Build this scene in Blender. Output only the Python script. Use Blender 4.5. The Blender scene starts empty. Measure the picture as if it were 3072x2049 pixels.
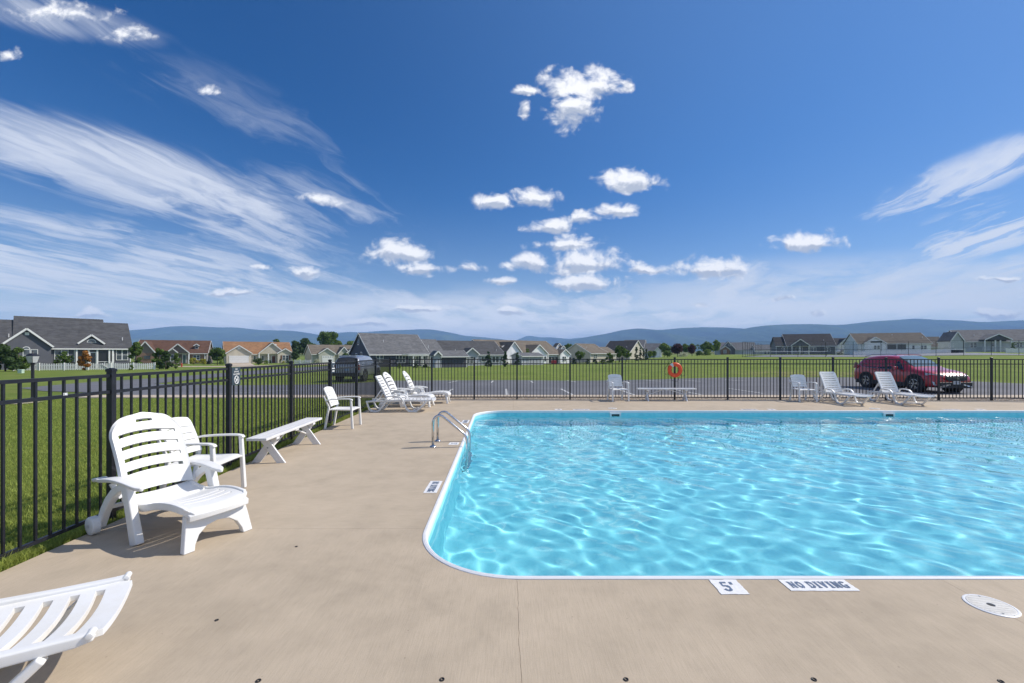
import bpy, bmesh, math, random
import numpy as np
from mathutils import Vector, Matrix

sc = bpy.context.scene
COL = sc.collection
R = math.radians

# ---------------------------------------------------------------- camera
EYE = 1.61            # eye height above the pool deck
FPX, CX, HY = 1295.0, 1536.0, 1059.0   # focal length, centre and horizon of the 3072 px photograph
cam = bpy.data.cameras.new('camera')
cam_o = bpy.data.objects.new('camera', cam); COL.objects.link(cam_o); sc.camera = cam_o
cam.sensor_width = 36; cam.lens = 36 * FPX / 3072; cam.shift_y = 34.5 / 3072
cam.clip_start = .05; cam.clip_end = 60000
cam_o.location = (0, 0, EYE); cam_o.rotation_euler = (R(90), 0, 0)

# ---------------------------------------------------------------- node helper
class NT:
    def __init__(s, tree): s.t = tree; s.n = tree.nodes; s.l = tree.links
    def new(s, typ, ins=None, **kw):
        n = s.n.new(typ)
        for k, v in kw.items(): setattr(n, k, v)
        for k, v in (ins or {}).items(): s.put(n, k, v)
        return n
    def put(s, n, k, v):
        i = n.inputs[k]
        if isinstance(v, bpy.types.NodeSocket): s.l.new(v, i)
        elif isinstance(v, bpy.types.Node): s.l.new(v.outputs[0], i)
        else: i.default_value = v
    def m(s, op, a, b=None, c=None, clamp=False):
        n = s.n.new('ShaderNodeMath'); n.operation = op; n.use_clamp = clamp
        for i, v in enumerate((a, b, c)):
            if v is not None: s.put(n, i, v)
        return n.outputs[0]
    def vm(s, op, a, b=None, out=0, scale=None):
        n = s.n.new('ShaderNodeVectorMath'); n.operation = op
        s.put(n, 0, a)
        if b is not None: s.put(n, 1, b)
        if scale is not None: s.put(n, 'Scale', scale)
        return n.outputs[out]
    def xyz(s, x, y, z=0.0):
        n = s.n.new('ShaderNodeCombineXYZ')
        for i, v in enumerate((x, y, z)): s.put(n, i, v)
        return n.outputs[0]
    def sep(s, v):
        n = s.n.new('ShaderNodeSeparateXYZ'); s.put(n, 0, v); return n.outputs
    def mix(s, f, a, b, blend='MIX'):
        n = s.n.new('ShaderNodeMix'); n.data_type = 'RGBA'; n.blend_type = blend
        s.put(n, 0, f); s.put(n, 6, a); s.put(n, 7, b); return n.outputs[2]
    def ss(s, v, a, b, lo=0.0, hi=1.0):
        n = s.n.new('ShaderNodeMapRange'); n.interpolation_type = 'SMOOTHSTEP'
        s.put(n, 0, v); n.inputs[1].default_value = a; n.inputs[2].default_value = b
        n.inputs[3].default_value = lo; n.inputs[4].default_value = hi
        return n.outputs[0]
    def noise(s, vec, scale=1, detail=4, rough=.5, dist=0.0, lac=2.0, out=0, dim='3D'):
        n = s.n.new('ShaderNodeTexNoise'); n.noise_dimensions = dim; s.put(n, 'Vector', vec)
        n.inputs['Scale'].default_value = scale; n.inputs['Detail'].default_value = detail
        n.inputs['Roughness'].default_value = rough; n.inputs['Distortion'].default_value = dist
        n.inputs['Lacunarity'].default_value = lac
        return n.outputs[out]
    def ramp(s, f, stops):
        n = s.n.new('ShaderNodeValToRGB'); s.put(n, 0, f); e = n.color_ramp.elements
        while len(e) > 1: e.remove(e[0])
        e[0].position = stops[0][0]; e[0].color = (*stops[0][1], 1)
        for p, c in stops[1:]:
            k = e.new(p); k.color = (*c, 1)
        return n.outputs[0]

# ---------------------------------------------------------------- sky
SUN_AZ, SUN_EL = R(76.7), R(43)
world = bpy.data.worlds.new('World'); sc.world = world; world.use_nodes = True
def build_sky():
    g = NT(world.node_tree); bg = g.n['Background']
    sky = g.new('ShaderNodeTexSky', sky_type='NISHITA', sun_disc=False)
    sky.sun_elevation = SUN_EL; sky.sun_rotation = SUN_AZ
    sky.altitude = 400; sky.air_density = 1.0; sky.dust_density = .25; sky.ozone_density = 3.0
    d = g.new('ShaderNodeTexCoord').outputs['Generated']
    dx, dy, dz = g.sep(d)
    hs = g.new('ShaderNodeHueSaturation', {'Hue': .511, 'Saturation': 1.50, 'Value': .69, 'Fac': 1.0, 'Color': sky})
    base = hs.outputs[0]
    # brighter air on the sun's side
    cs = g.vm('DOT_PRODUCT', d, (math.cos(SUN_EL) * math.sin(SUN_AZ), math.cos(SUN_EL) * math.cos(SUN_AZ), math.sin(SUN_EL)), out=1)
    base = g.mix(g.m('MULTIPLY', g.m('POWER', g.m('MAXIMUM', cs, 0.0), 2.0), .36), base, (2.5, 4.35, 7.6, 1))
    # paler air towards the horizon, all the way round
    hzf = g.m('POWER', g.m('SUBTRACT', 1.0, g.m('MAXIMUM', dz, 0.0)), 9.0)
    base = g.mix(g.m('MULTIPLY', hzf, .78), base, (5.9, 6.8, 8.1, 1))
    # cirrus on a high sheet: streaks that run towards the far right
    inv = g.m('DIVIDE', 1.0, g.m('ADD', g.m('MAXIMUM', dz, 0.0), .07))
    px, py = g.m('MULTIPLY', dx, inv), g.m('MULTIPLY', dy, inv)
    ca, sa = math.cos(.24), math.sin(.24)
    al = g.m('ADD', g.m('MULTIPLY', px, sa), g.m('MULTIPLY', py, ca))
    ac = g.m('SUBTRACT', g.m('MULTIPLY', px, ca), g.m('MULTIPLY', py, sa))
    wv = g.xyz(g.m('MULTIPLY', al, .48), ac, 3.0)
    wob = g.noise(wv, 1.6, 4, .55, out=1, dim='2D')
    wv2 = g.vm('ADD', wv, g.vm('SCALE', g.vm('SUBTRACT', wob, (.5, .5, .5)), scale=.75))
    ci = g.noise(wv2, 1.35, 9, .58, dim='2D')
    fib = g.noise(g.vm('ADD', g.xyz(g.m('MULTIPLY', al, .9), g.m('MULTIPLY', ac, 3.4), 8.0), g.vm('SCALE', wob, scale=1.6)), 2.0, 7, .62, dim='2D')
    ci = g.m('ADD', g.m('MULTIPLY', ci, .88), g.m('MULTIPLY', fib, .12))
    dyc = g.m('MAXIMUM', dy, .08)
    u = g.m('DIVIDE', dx, dyc); v = g.m('DIVIDE', dz, dyc)
    front = g.ss(dy, .08, .25)
    uv = g.xyz(u, v)
    def blob(cx, cy, rx, ry, rot=0.0):
        q = g.vm('SUBTRACT', uv, ((cx - CX) / FPX, (HY - cy) / FPX, 0))
        if rot:
            rn = g.new('ShaderNodeVectorRotate', {'Vector': q, 'Angle': rot}, rotation_type='Z_AXIS'); q = rn.outputs[0]
        q = g.vm('MULTIPLY', q, (FPX / rx, FPX / ry, 0))
        return q
    def soft(cx, cy, rx, ry, rot=0.0):
        return g.ss(g.vm('LENGTH', blob(cx, cy, rx, ry, rot), out=1), 1.15, .25)
    ml = g.m('MAXIMUM', soft(420, 560, 950, 165, R(17)), soft(250, 790, 1050, 200, R(7)))
    ml = g.m('MAXIMUM', ml, g.m('MULTIPLY', soft(700, 300, 620, 150, R(26)), .55))
    ml = g.m('MAXIMUM', ml, g.m('MULTIPLY', soft(1000, 600, 380, 200, R(22)), .62))
    ml = g.m('MAXIMUM', ml, g.m('MULTIPLY', soft(230, 60, 420, 85, R(14)), .9))
    mr = g.m('MAXIMUM', soft(2960, 690, 320, 110, R(-14)), g.m('MULTIPLY', soft(2900, 530, 430, 85, R(-22)), .85))
    veil = g.m('MAXIMUM', soft(2650, 890, 1150, 140, R(-2)), g.m('MULTIPLY', soft(1300, 955, 1700, 105), .95))
    veil = g.m('MAXIMUM', veil, g.m('MULTIPLY', soft(150, 950, 900, 90), .85))
    fs = g.ss(fib, .38, .60)
    mr = g.m('MULTIPLY', mr, g.m('ADD', .22, g.m('MULTIPLY', fs, .72)))
    ml = g.m('MULTIPLY', ml, g.m('ADD', .66, g.m('MULTIPLY', fs, .34)))
    msk = g.m('MAXIMUM', g.m('MAXIMUM', ml, mr), veil)
    msk = g.m('MULTIPLY', msk, front)
    back = g.m('MULTIPLY', g.ss(dy, .2, -.2), .55)
    msk = g.m('MAXIMUM', msk, back)
    cd = g.ss(g.m('ADD', ci, g.m('MULTIPLY', msk, .30)), .52, .92)
    cd = g.m('MULTIPLY', cd, g.ss(msk, 0.0, .35))
    vb = g.m('MULTIPLY', g.m('MULTIPLY', veil, front), g.ss(g.noise(g.vm('MULTIPLY', uv, (2.2, 9.0, 1)), 1.6, 7, .6, dim='2D'), .30, .62))
    cd = g.m('MAXIMUM', cd, g.m('MULTIPLY', vb, 1.0))
    cd = g.m('MULTIPLY', cd, .86, clamp=True)
    wob2 = g.noise(g.vm('MULTIPLY', uv, (1, 1.5, 1)), 7, 3, .5, out=1, dim='2D')
    cum = [  # cumulus: centre, radii in 1/1295 rad
        (1740, 262, 120, 66), (1726, 332, 80, 76), (1590, 275, 64, 26, .2), (1578, 342, 36, 36, .3), (1868, 262, 40, 30, .2),
        (1888, 547, 104, 36), (1477, 606, 60, 30), (1604, 598, 74, 36), (1650, 678, 74, 30), (1742, 655, 56, 25),
        (1842, 632, 72, 24), (1696, 734, 96, 34), (1755, 790, 120, 42), (1590, 795, 64, 30), (1752, 848, 128, 36),
        (1934, 801, 64, 22), (2143, 805, 120, 38), (2421, 730, 106, 34), (1204, 765, 100, 36), (1262, 802, 64, 22),
        (1400, 800, 80, 24, .3), (1500, 845, 80, 20, .3), (915, 823, 54, 22), (785, 805, 42, 18), (689, 879, 76, 15), (900, 972, 130, 22),
        (1098, 969, 78, 18), (1535, 937, 60, 15), (1250, 935, 90, 12), (2097, 925, 40, 14), (2345, 903, 34, 12), (2992, 946, 85, 18), (3010, 830, 80, 14),
        (965, 600, 70, 24, .2), (190, 40, 280, 52, .42), (390, 115, 120, 48, .42), (30, 175, 60, 50, .5), (640, 285, 95, 36, .5), (270, 945, 60, 18), (2450, 940, 30, 9)]
    uvw = g.vm('ADD', uv, g.vm('SCALE', g.vm('SUBTRACT', wob2, (.5, .5, .5)), scale=.045))
    M = W = None
    for (cx, cy, rx, ry, *wk) in cum:
        k_ = 1.16 if cy > 480 else 1.05; rx *= k_; ry *= k_ * 1.05
        sx, sy = FPX / rx, FPX / ry
        n = g.new('ShaderNodeVectorMath', {0: uvw, 1: (sx, sy, 0), 2: (-(cx - CX) / rx, -(HY - cy) / ry, 0)}, operation='MULTIPLY_ADD')
        q = n.outputs[0]
        ln = g.vm('LENGTH', g.vm('MINIMUM', q, g.vm('MULTIPLY', q, (1, 1.4, 1))), out=1)
        if wk or rx < 56: ln = g.m('ADD', ln, wk[0] if wk else .2)
        M = ln if M is None else g.m('SMOOTH_MIN', M, ln, .15)
        if rx > 50:
            w = g.m('MULTIPLY', g.m('SUBTRACT', 1.0, ln, clamp=True), g.sep(q)[1])
            W = w if W is None else g.m('ADD', W, w)
    M = g.m('SUBTRACT', 1.0, M)
    nv = g.vm('MULTIPLY', uv, (1.0, 1.25, 1.0))
    def billow(vec):
        v_ = g.new('ShaderNodeTexVoronoi', {'Vector': vec, 'Scale': 26.0, 'Detail': 2.0, 'Roughness': .55}, feature='F1', voronoi_dimensions='2D')
        return g.m('ADD', g.m('MULTIPLY', g.noise(vec, 20, 9, .60, dist=.35, dim='2D'), .82), g.m('MULTIPLY', g.m('SUBTRACT', .98, v_.outputs[0]), .19))
    n1 = billow(nv)
    n2 = billow(g.vm('ADD', nv, (.007, .011, 0)))
    nb = g.noise(nv, 9, 3, .5, dim='2D')
    dens = g.m('ADD', M, g.m('MULTIPLY', g.m('SUBTRACT', n1, .44), 1.65))
    dens = g.m('ADD', dens, g.m('MULTIPLY', g.m('SUBTRACT', nb, .5), .55))
    cl = g.ss(dens, -.02, .66)
    cl = g.m('MULTIPLY', g.m('MULTIPLY', cl, g.ss(M, -.55, .1)), front)
    emb = g.m('ADD', .52, g.m('MULTIPLY', g.m('SUBTRACT', n1, n2), 2.0))
    lit = g.m('ADD', emb, g.m('MULTIPLY', W, 3.4))
    lit = g.m('SUBTRACT', lit, g.m('MULTIPLY', g.ss(dens, .5, 1.5), .10))
    lit = g.ss(lit, .12, .86)
    far = g.ss(v, .16, .02)
    ccol = g.mix(lit, (3.7, 4.1, 5.0, 1), (7.9, 7.9, 8.1, 1))
    ccol = g.mix(g.m('MULTIPLY', far, .35), ccol, (8.0, 8.2, 8.8, 1))
    col = g.mix(cd, base, g.mix(far, (6.0, 6.3, 7.0, 1), (8.8, 8.8, 9.2, 1)))
    col2 = g.mix(cl, col, ccol)
    g.l.new(col, bg.inputs[0]); bg.inputs[1].default_value = .12
    bg2 = g.new('ShaderNodeBackground', {0: col2, 1: .12})
    ms = g.new('ShaderNodeMixShader', {0: g.m('MULTIPLY', g.m('GREATER_THAN', dy, .08), g.m('GREATER_THAN', dz, 0.0)), 1: bg.outputs[0], 2: bg2.outputs[0]})
    g.l.new(ms.outputs[0], g.n['World Output'].inputs[0])
build_sky()
world.cycles.sampling_method = 'MANUAL'; world.cycles.sample_map_resolution = 512

# ---------------------------------------------------------------- sun
sun = bpy.data.lights.new('sun', 'SUN'); sun.energy = 4.2; sun.angle = R(.53); sun.color = (1.0, .93, .83)
sun_o = bpy.data.objects.new('sun', sun); COL.objects.link(sun_o)
sd = Vector((math.cos(SUN_EL) * math.sin(SUN_AZ), math.cos(SUN_EL) * math.cos(SUN_AZ), math.sin(SUN_EL)))
sun_o.rotation_euler = sd.to_track_quat('Z', 'Y').to_euler(); sun_o.location = (60, 20, 60)
sun.cycles.is_caustics_light = True          # lets the sun be focused by the ripples of the water

vs = sc.view_settings
vs.view_transform = 'Standard'; vs.look = 'None'; vs.exposure = 0.20; vs.gamma = 1.0
sc.cycles.max_bounces = 10; sc.cycles.volume_bounces = 2; sc.cycles.transparent_max_bounces = 12
sc.cycles.use_denoising = True

# ================================================================ helpers
def at(px, Y): return (px - CX) / FPX * Y                  # world X of a photo column at depth Y
def hz(py, Y): return EYE - (py - HY) / FPX * Y            # world Z of a photo row at depth Y

class MB:
    """collects shapes, builds ONE mesh object"""
    def __init__(s): s.v = []; s.f = []
    def add(s, v, f):
        o = len(s.v); s.v += [tuple(p) for p in v]; s.f += [tuple(i + o for i in q) for q in f]; return s
    def box(s, x0, x1, y0, y1, z0, z1):
        return s.add([(x0, y0, z0), (x1, y0, z0), (x1, y1, z0), (x0, y1, z0), (x0, y0, z1), (x1, y0, z1), (x1, y1, z1), (x0, y1, z1)],
                     [(3, 2, 1, 0), (4, 5, 6, 7), (0, 1, 5, 4), (1, 2, 6, 5), (2, 3, 7, 6), (3, 0, 4, 7)])
    def hexa(s, b, t):      # bottom quad, top quad (each counter-clockwise from above)
        return s.add(list(b) + list(t), [(3, 2, 1, 0), (4, 5, 6, 7), (0, 1, 5, 4), (1, 2, 6, 5), (2, 3, 7, 6), (3, 0, 4, 7)])
    def bar(s, p, q, w, h, up=(0, 0, 1), w2=None, h2=None):
        p, q, up = Vector(p), Vector(q), Vector(up); d = (q - p).normalized()
        a = d.cross(up)
        if a.length < 1e-4: a = d.cross(Vector((0, 1, 0)))
        a.normalize(); b = a.cross(d).normalized()
        w2 = w if w2 is None else w2; h2 = h if h2 is None else h2
        V = []
        for c, ww, hh in ((p, w, h), (q, w2, h2)):
            for i, j in ((-1, -1), (1, -1), (1, 1), (-1, 1)): V.append(c + a * (i * ww / 2) + b * (j * hh / 2))
        return s.add(V, [(0, 1, 2, 3), (7, 6, 5, 4), (0, 4, 5, 1), (1, 5, 6, 2), (2, 6, 7, 3), (3, 7, 4, 0)])
    def loft(s, rings, closed=False, caps=True):
        n = len(rings[0]); o = len(s.v)
        for r in rings: s.v += [tuple(p) for p in r]
        m = len(rings)
        for j in range(m if closed else m - 1):
            a, b = o + j * n, o + ((j + 1) % m) * n
            for i in range(n):
                k = (i + 1) % n; s.f.append((a + i, a + k, b + k, b + i))
        if caps and not closed:
            s.f.append(tuple(o + i for i in range(n - 1, -1, -1))); s.f.append(tuple(o + (m - 1) * n + i for i in range(n)))
        return s
    def tube(s, pts, r, seg=8, closed=False):
        pts = [Vector(p) for p in pts]; rings = []; n = len(pts)
        prev = None
        for i, p in enumerate(pts):
            if closed: d = pts[(i + 1) % n] - pts[i - 1]
            else: d = pts[min(i + 1, n - 1)] - pts[max(i - 1, 0)]
            d.normalize()
            if prev is None:
                a = d.cross(Vector((0, 0, 1)))
                if a.length < .05: a = d.cross(Vector((0, 1, 0)))
            else: a = prev - d * prev.dot(d)
            a.normalize(); prev = a; b = d.cross(a)
            rr = r[i] if isinstance(r, (list, tuple)) else r
            rings.append([p + a * (rr * math.cos(2 * math.pi * k / seg)) + b * (rr * math.sin(2 * math.pi * k / seg)) for k in range(seg)])
        return s.loft(rings, closed)
    def strap(s, path, y, wl, th):
        """flat bar of lateral width wl and thickness th swept along a path in the x-z plane at lateral position y"""
        n = len(path); rings = []
        for i in range(n):
            a = path[max(i - 1, 0)]; b = path[min(i + 1, n - 1)]
            dx, dz = b[0] - a[0], b[1] - a[1]; L = math.hypot(dx, dz) or 1
            nx, nz = -dz / L, dx / L; x, z = path[i]
            t = (th[i] if isinstance(th, (list, tuple)) else th) / 2
            rings.append([(x + nx * t, y - wl / 2, z + nz * t), (x + nx * t, y + wl / 2, z + nz * t), (x - nx * t, y + wl / 2, z - nz * t), (x - nx * t, y - wl / 2, z - nz * t)])
        return s.loft(rings)
    def extr(s, poly, axis, a, b):
        n = len(poly)
        def mk(u, v, w): return (w, u, v) if axis == 'x' else ((u, w, v) if axis == 'y' else (u, v, w))
        V = [mk(u, v, a) for u, v in poly] + [mk(u, v, b) for u, v in poly]
        F = [tuple(range(n - 1, -1, -1)), tuple(range(n, 2 * n))] + [(i, (i + 1) % n, n + (i + 1) % n, n + i) for i in range(n)]
        return s.add(V, F)
    def lathe(s, prof, seg=24, c=(0, 0, 0), axis='z'):
        rings = []
        for r, z in prof:
            ring = []
            for k in range(seg):
                a = 2 * math.pi * k / seg; u, v = r * math.cos(a), r * math.sin(a)
                p = (u, v, z) if axis == 'z' else ((z, u, v) if axis == 'x' else (u, z, v))
                ring.append((p[0] + c[0], p[1] + c[1], p[2] + c[2]))
            rings.append(ring)
        return s.loft(rings)
    def grid(s, S, T, fn, holes=()):
        """panel of quads at breakpoints S x T; cells whose middle lies in a hole (s0,s1,t0,t1) stay open"""
        o = len(s.v); ns = len(S)
        used = {}
        for j in range(len(T) - 1):
            for i in range(ns - 1):
                cs, ct = (S[i] + S[i + 1]) / 2, (T[j] + T[j + 1]) / 2
                if any(h[0] < cs < h[1] and h[2] < ct < h[3] for h in holes): continue
                q = []
                for a, b in ((i, j), (i + 1, j), (i + 1, j + 1), (i, j + 1)):
                    if (a, b) not in used: used[(a, b)] = len(s.v); s.v.append(tuple(fn(S[a], T[b])))
                    q.append(used[(a, b)])
                s.f.append(tuple(q))
        return s
    def build(s, name, mat, parent=None, smooth=False, bevel=0, seg=2, solid=0, off=0, subs=0, fixn=True):
        me = bpy.data.meshes.new(name); me.from_pydata(s.v, [], s.f)
        if fixn:
            bm = bmesh.new(); bm.from_mesh(me); bmesh.ops.recalc_face_normals(bm, faces=bm.faces); bm.to_mesh(me); bm.free()
        me.materials.append(mat)
        o = bpy.data.objects.new(name, me); COL.objects.link(o)
        if parent is not None: o.parent = parent
        if solid:
            m = o.modifiers.new('solid', 'SOLIDIFY'); m.thickness = solid; m.offset = off
        if bevel:
            m = o.modifiers.new('bevel', 'BEVEL'); m.width = bevel; m.segments = seg; m.limit_method = 'ANGLE'; m.angle_limit = R(40)
            if not smooth: me.shade_smooth(); w = o.modifiers.new('wn', 'WEIGHTED_NORMAL')
        if subs:
            m = o.modifiers.new('sub', 'SUBSURF'); m.levels = m.render_levels = subs
        if smooth: me.shade_smooth()
        return o

def brk(lo, hi, n, extra=()):
    return sorted(set([round(lo + (hi - lo) * i / n, 5) for i in range(n + 1)] + [round(e, 5) for e in extra]))
def tag(o, label=None, cat=None, group=None, kind=None):
    if label: o['label'] = label
    if cat: o['category'] = cat
    if group: o['group'] = group
    if kind: o['kind'] = kind
    return o
def empty(name, loc=(0, 0, 0), rz=0.0, parent=None):
    o = bpy.data.objects.new(name, None); COL.objects.link(o)
    o.location = loc; o.rotation_euler = (0, 0, rz); o.empty_display_size = .2
    if parent is not None: o.parent = parent
    return o
def thing(name, label, cat, loc=(0, 0, 0), rz=0.0, group=None):
    return tag(empty(name, loc, rz), label, cat, group)
def copy_tree(o, parent=None):
    c = o.copy(); COL.objects.link(c); c.parent = parent
    for ch in list(o.children): copy_tree(ch, c)
    return c
def place(o, loc, rz, label=None):
    o.location = loc; o.rotation_euler = (0, 0, rz)
    if label: o['label'] = label
    return o
def inst(src, name, parent, loc=(0, 0, 0), rz=0.0):
    o = bpy.data.objects.new(name, src.data); COL.objects.link(o); o.parent = parent; o.location = loc; o.rotation_euler = (0, 0, rz)
    for m in src.modifiers:
        k = o.modifiers.new(m.name, m.type)
        for p in ('width', 'segments', 'limit_method', 'angle_limit', 'thickness', 'offset'):
            if hasattr(m, p):
                try: setattr(k, p, getattr(m, p))
                except Exception: pass
    return o

# ================================================================ materials
MATS = {}
def M(name, col, rough=.7, var=.12, scale=6.0, bump=0.0, bscale=40.0, metal=0.0, spec=.5, coat=0.0, dirt=None, stretch=(1, 1, 1)):
    if name in MATS: return MATS[name]
    m = bpy.data.materials.new(name); m.use_nodes = True; g = NT(m.node_tree); b = g.n['Principled BSDF']
    tc = g.new('ShaderNodeTexCoord').outputs['Object']
    vec = g.vm('MULTIPLY', tc, stretch)
    n = g.noise(vec, scale, 5, .6)
    f = g.ss(n, .3, .7)
    lo = tuple(c * (1 - var) for c in col) + (1,); hi = tuple(min(1, c * (1 + var)) for c in col) + (1,)
    c = g.mix(f, lo, hi)
    if dirt:
        n2 = g.noise(tc, dirt[0], 6, .65); c = g.mix(g.m('MULTIPLY', g.ss(n2, .52, .75), dirt[1]), c, (*dirt[2], 1))
    g.put(b, 'Base Color', c); b.inputs['Roughness'].default_value = rough; b.inputs['Metallic'].default_value = metal
    b.inputs['Specular IOR Level'].default_value = spec; b.inputs['Coat Weight'].default_value = coat
    g.put(b, 'Roughness', g.m('ADD', g.m('MULTIPLY', g.m('SUBTRACT', n, .5), .25), rough, clamp=True))
    if bump:
        nb = g.noise(vec, bscale, 6, .6)
        bp = g.new('ShaderNodeBump', {'Height': nb, 'Strength': bump, 'Distance': .01}); g.put(b, 'Normal', bp.outputs[0])
    MATS[name] = m; return m

def mat_concrete(name, col, brush):
    m = bpy.data.materials.new(name); m.use_nodes = True; g = NT(m.node_tree); b = g.n['Principled BSDF']
    p = g.new('ShaderNodeNewGeometry').outputs['Position']
    big = g.noise(p, .55, 5, .55); mid = g.noise(p, 3.2, 6, .6); fine = g.noise(p, 140, 4, .7)
    br = g.noise(g.vm('MULTIPLY', p, brush), 1, 4, .62)
    br2 = g.noise(g.vm('MULTIPLY', p, tuple(k * .22 for k in brush)), 1, 3, .5)
    f = g.m('ADD', g.m('MULTIPLY', big, .5), g.m('MULTIPLY', mid, .5))
    c = g.ramp(f, [(.30, tuple(k * .80 for k in col)), (.5, col), (.72, tuple(min(1, k * 1.16) for k in col))])
    c = g.mix(g.m('MULTIPLY', g.ss(br, .42, .66), .20), c, tuple(k * .62 for k in col) + (1,))
    c = g.mix(g.m('MULTIPLY', g.ss(br2, .5, .7), .09), c, tuple(min(1, k * 1.3) for k in col) + (1,))
    c = g.mix(g.m('MULTIPLY', g.ss(fine, .52, .72), .34), c, tuple(k * .55 for k in col) + (1,))
    st = g.noise(g.vm('ADD', p, (7, 3, 0)), .9, 8, .7, dist=.8)
    c = g.mix(g.m('MULTIPLY', g.ss(st, .54, .74), .36), c, tuple(k * .66 for k in col) + (1,))
    sp = g.new('ShaderNodeTexVoronoi', {'Vector': p, 'Scale': 9.0}); sd_ = sp.outputs[0]
    c = g.mix(g.m('MULTIPLY', g.ss(sd_, .055, .02), .5), c, tuple(k * .35 for k in col) + (1,))
    g.put(b, 'Base Color', c); b.inputs['Roughness'].default_value = .86; b.inputs['Specular IOR Level'].default_value = .3
    h = g.m('ADD', g.m('MULTIPLY', br, .6), g.m('MULTIPLY', fine, .4))
    bp = g.new('ShaderNodeBump', {'Height': h, 'Strength': .32, 'Distance': .006}); g.put(b, 'Normal', bp.outputs[0])
    MATS[name] = m; return m
DECK = (.485, .40, .297)
mat_concrete('concrete_y', DECK, (120, 7, 70))      # broomed across the near and far decks
mat_concrete('concrete_x', DECK, (7, 120, 70))      # broomed along the side deck
mat_concrete('walk', (.52, .43, .33), (3, 3, 3))

def mat_asphalt():
    m = bpy.data.materials.new('asphalt'); m.use_nodes = True; g = NT(m.node_tree); b = g.n['Principled BSDF']
    p = g.new('ShaderNodeNewGeometry').outputs['Position']
    a = g.noise(p, .25, 5, .6); f = g.noise(p, 45, 3, .7); s = g.noise(g.vm('MULTIPLY', p, (.15, 1.2, 1)), 1, 5, .6)
    c = g.ramp(g.m('ADD', g.m('MULTIPLY', a, .55), g.m('MULTIPLY', s, .45)), [(.3, (.098, .10, .112)), (.55, (.135, .137, .15)), (.75, (.175, .175, .185))])
    c = g.mix(g.m('MULTIPLY', g.ss(f, .45, .75), .3), c, (.24, .24, .245, 1))
    g.put(b, 'Base Color', c); b.inputs['Roughness'].default_value = .9
    g.put(b, 'Normal', g.new('ShaderNodeBump', {'Height': f, 'Strength': .4, 'Distance': .01}).outputs[0])
    MATS['asphalt'] = m
mat_asphalt()

def mat_terrain():
    m = bpy.data.materials.new('lawn'); m.use_nodes = True; g = NT(m.node_tree); b = g.n['Principled BSDF']
    p = g.new('ShaderNodeNewGeometry').outputs['Position']; x, y, z = g.sep(p)
    a = g.noise(p, .12, 5, .6); c_ = g.noise(p, 1.3, 6, .65); f = g.noise(p, 22, 5, .75); mow = g.noise(g.vm('MULTIPLY', p, (.03, .55, 1)), 1, 3, .5)
    t = g.m('ADD', g.m('MULTIPLY', a, .3), g.m('ADD', g.m('MULTIPLY', c_, .35), g.m('ADD', g.m('MULTIPLY', mow, .2), g.m('MULTIPLY', f, .15))))
    c = g.ramp(t, [(.32, (.098, .145, .026)), (.5, (.165, .222, .045)), (.68, (.26, .295, .08))])
    c = g.mix(g.m('MULTIPLY', g.ss(f, .5, .8), .45), c, (.28, .32, .085, 1))
    c = g.mix(g.m('MULTIPLY', g.ss(f, .48, .25), .5), c, (.06, .10, .016, 1))
    dry = g.noise(g.vm('MULTIPLY', p, (.22, .5, 1)), 1, 7, .7)
    c = g.mix(g.m('MULTIPLY', g.ss(dry, .52, .72), .45), c, (.30, .275, .10, 1))
    c = g.mix(g.m('MULTIPLY', g.ss(g.noise(p, .7, 6, .7), .53, .70), .4), c, (.075, .125, .025, 1))
    # trodden bare earth by the lot on the right
    q = g.vm('LENGTH', g.vm('MULTIPLY', g.vm('SUBTRACT', p, (24.5, 34.5, 0)), (1 / 9.0, 1 / 5.5, 0)), out=1)
    e = g.m('MULTIPLY', g.ss(q, 1.1, .2), g.ss(g.noise(g.vm('MULTIPLY', p, (.5, 1.4, 1)), 1.1, 6, .7), .46, .60))
    c = g.mix(g.m('MULTIPLY', e, .85), c, (.33, .245, .14, 1))
    # fields and woods far beyond the houses
    fld = g.noise(g.vm('MULTIPLY', p, (.0035, .006, 0)), 1, 3, .5)
    fc = g.ramp(fld, [(.42, (.05, .09, .02)), (.5, (.24, .19, .08)), (.6, (.10, .15, .03))])
    c = g.mix(g.ss(y, 230, 330), c, fc)
    g.put(b, 'Base Color', c); b.inputs['Roughness'].default_value = .95; b.inputs['Specular IOR Level'].default_value = .1
    g.put(b, 'Normal', g.new('ShaderNodeBump', {'Height': g.m('ADD', f, g.m('MULTIPLY', c_, .5)), 'Strength': .9, 'Distance': .06}).outputs[0])
    MATS['lawn'] = m
mat_terrain()

def mat_foliage(name, col, var=.45, trans=.35):
    if name in MATS: return MATS[name]
    m = bpy.data.materials.new(name); m.use_nodes = True; g = NT(m.node_tree); b = g.n['Principled BSDF']
    geo = g.new('ShaderNodeNewGeometry'); r = geo.outputs['Random Per Island']
    n = g.noise(g.new('ShaderNodeTexCoord').outputs['Object'], 1.2, 4, .6)
    t = g.m('ADD', g.m('MULTIPLY', r, .6), g.m('MULTIPLY', n, .4))
    c = g.ramp(t, [(.1, tuple(k * (1 - var) for k in col)), (.5, col), (.95, tuple(min(1, k * (1 + var * 1.5)) for k in col))])
    g.put(b, 'Base Color', c); b.inputs['Roughness'].default_value = .6; b.inputs['Specular IOR Level'].default_value = .25
    tr = g.new('ShaderNodeBsdfTranslucent', {'Color': c})
    mx = g.new('ShaderNodeMixShader', {0: trans, 1: b.outputs[0], 2: tr.outputs[0]})
    g.l.new(mx.outputs[0], g.n['Material Output'].inputs[0])
    MATS[name] = m; return m

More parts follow.
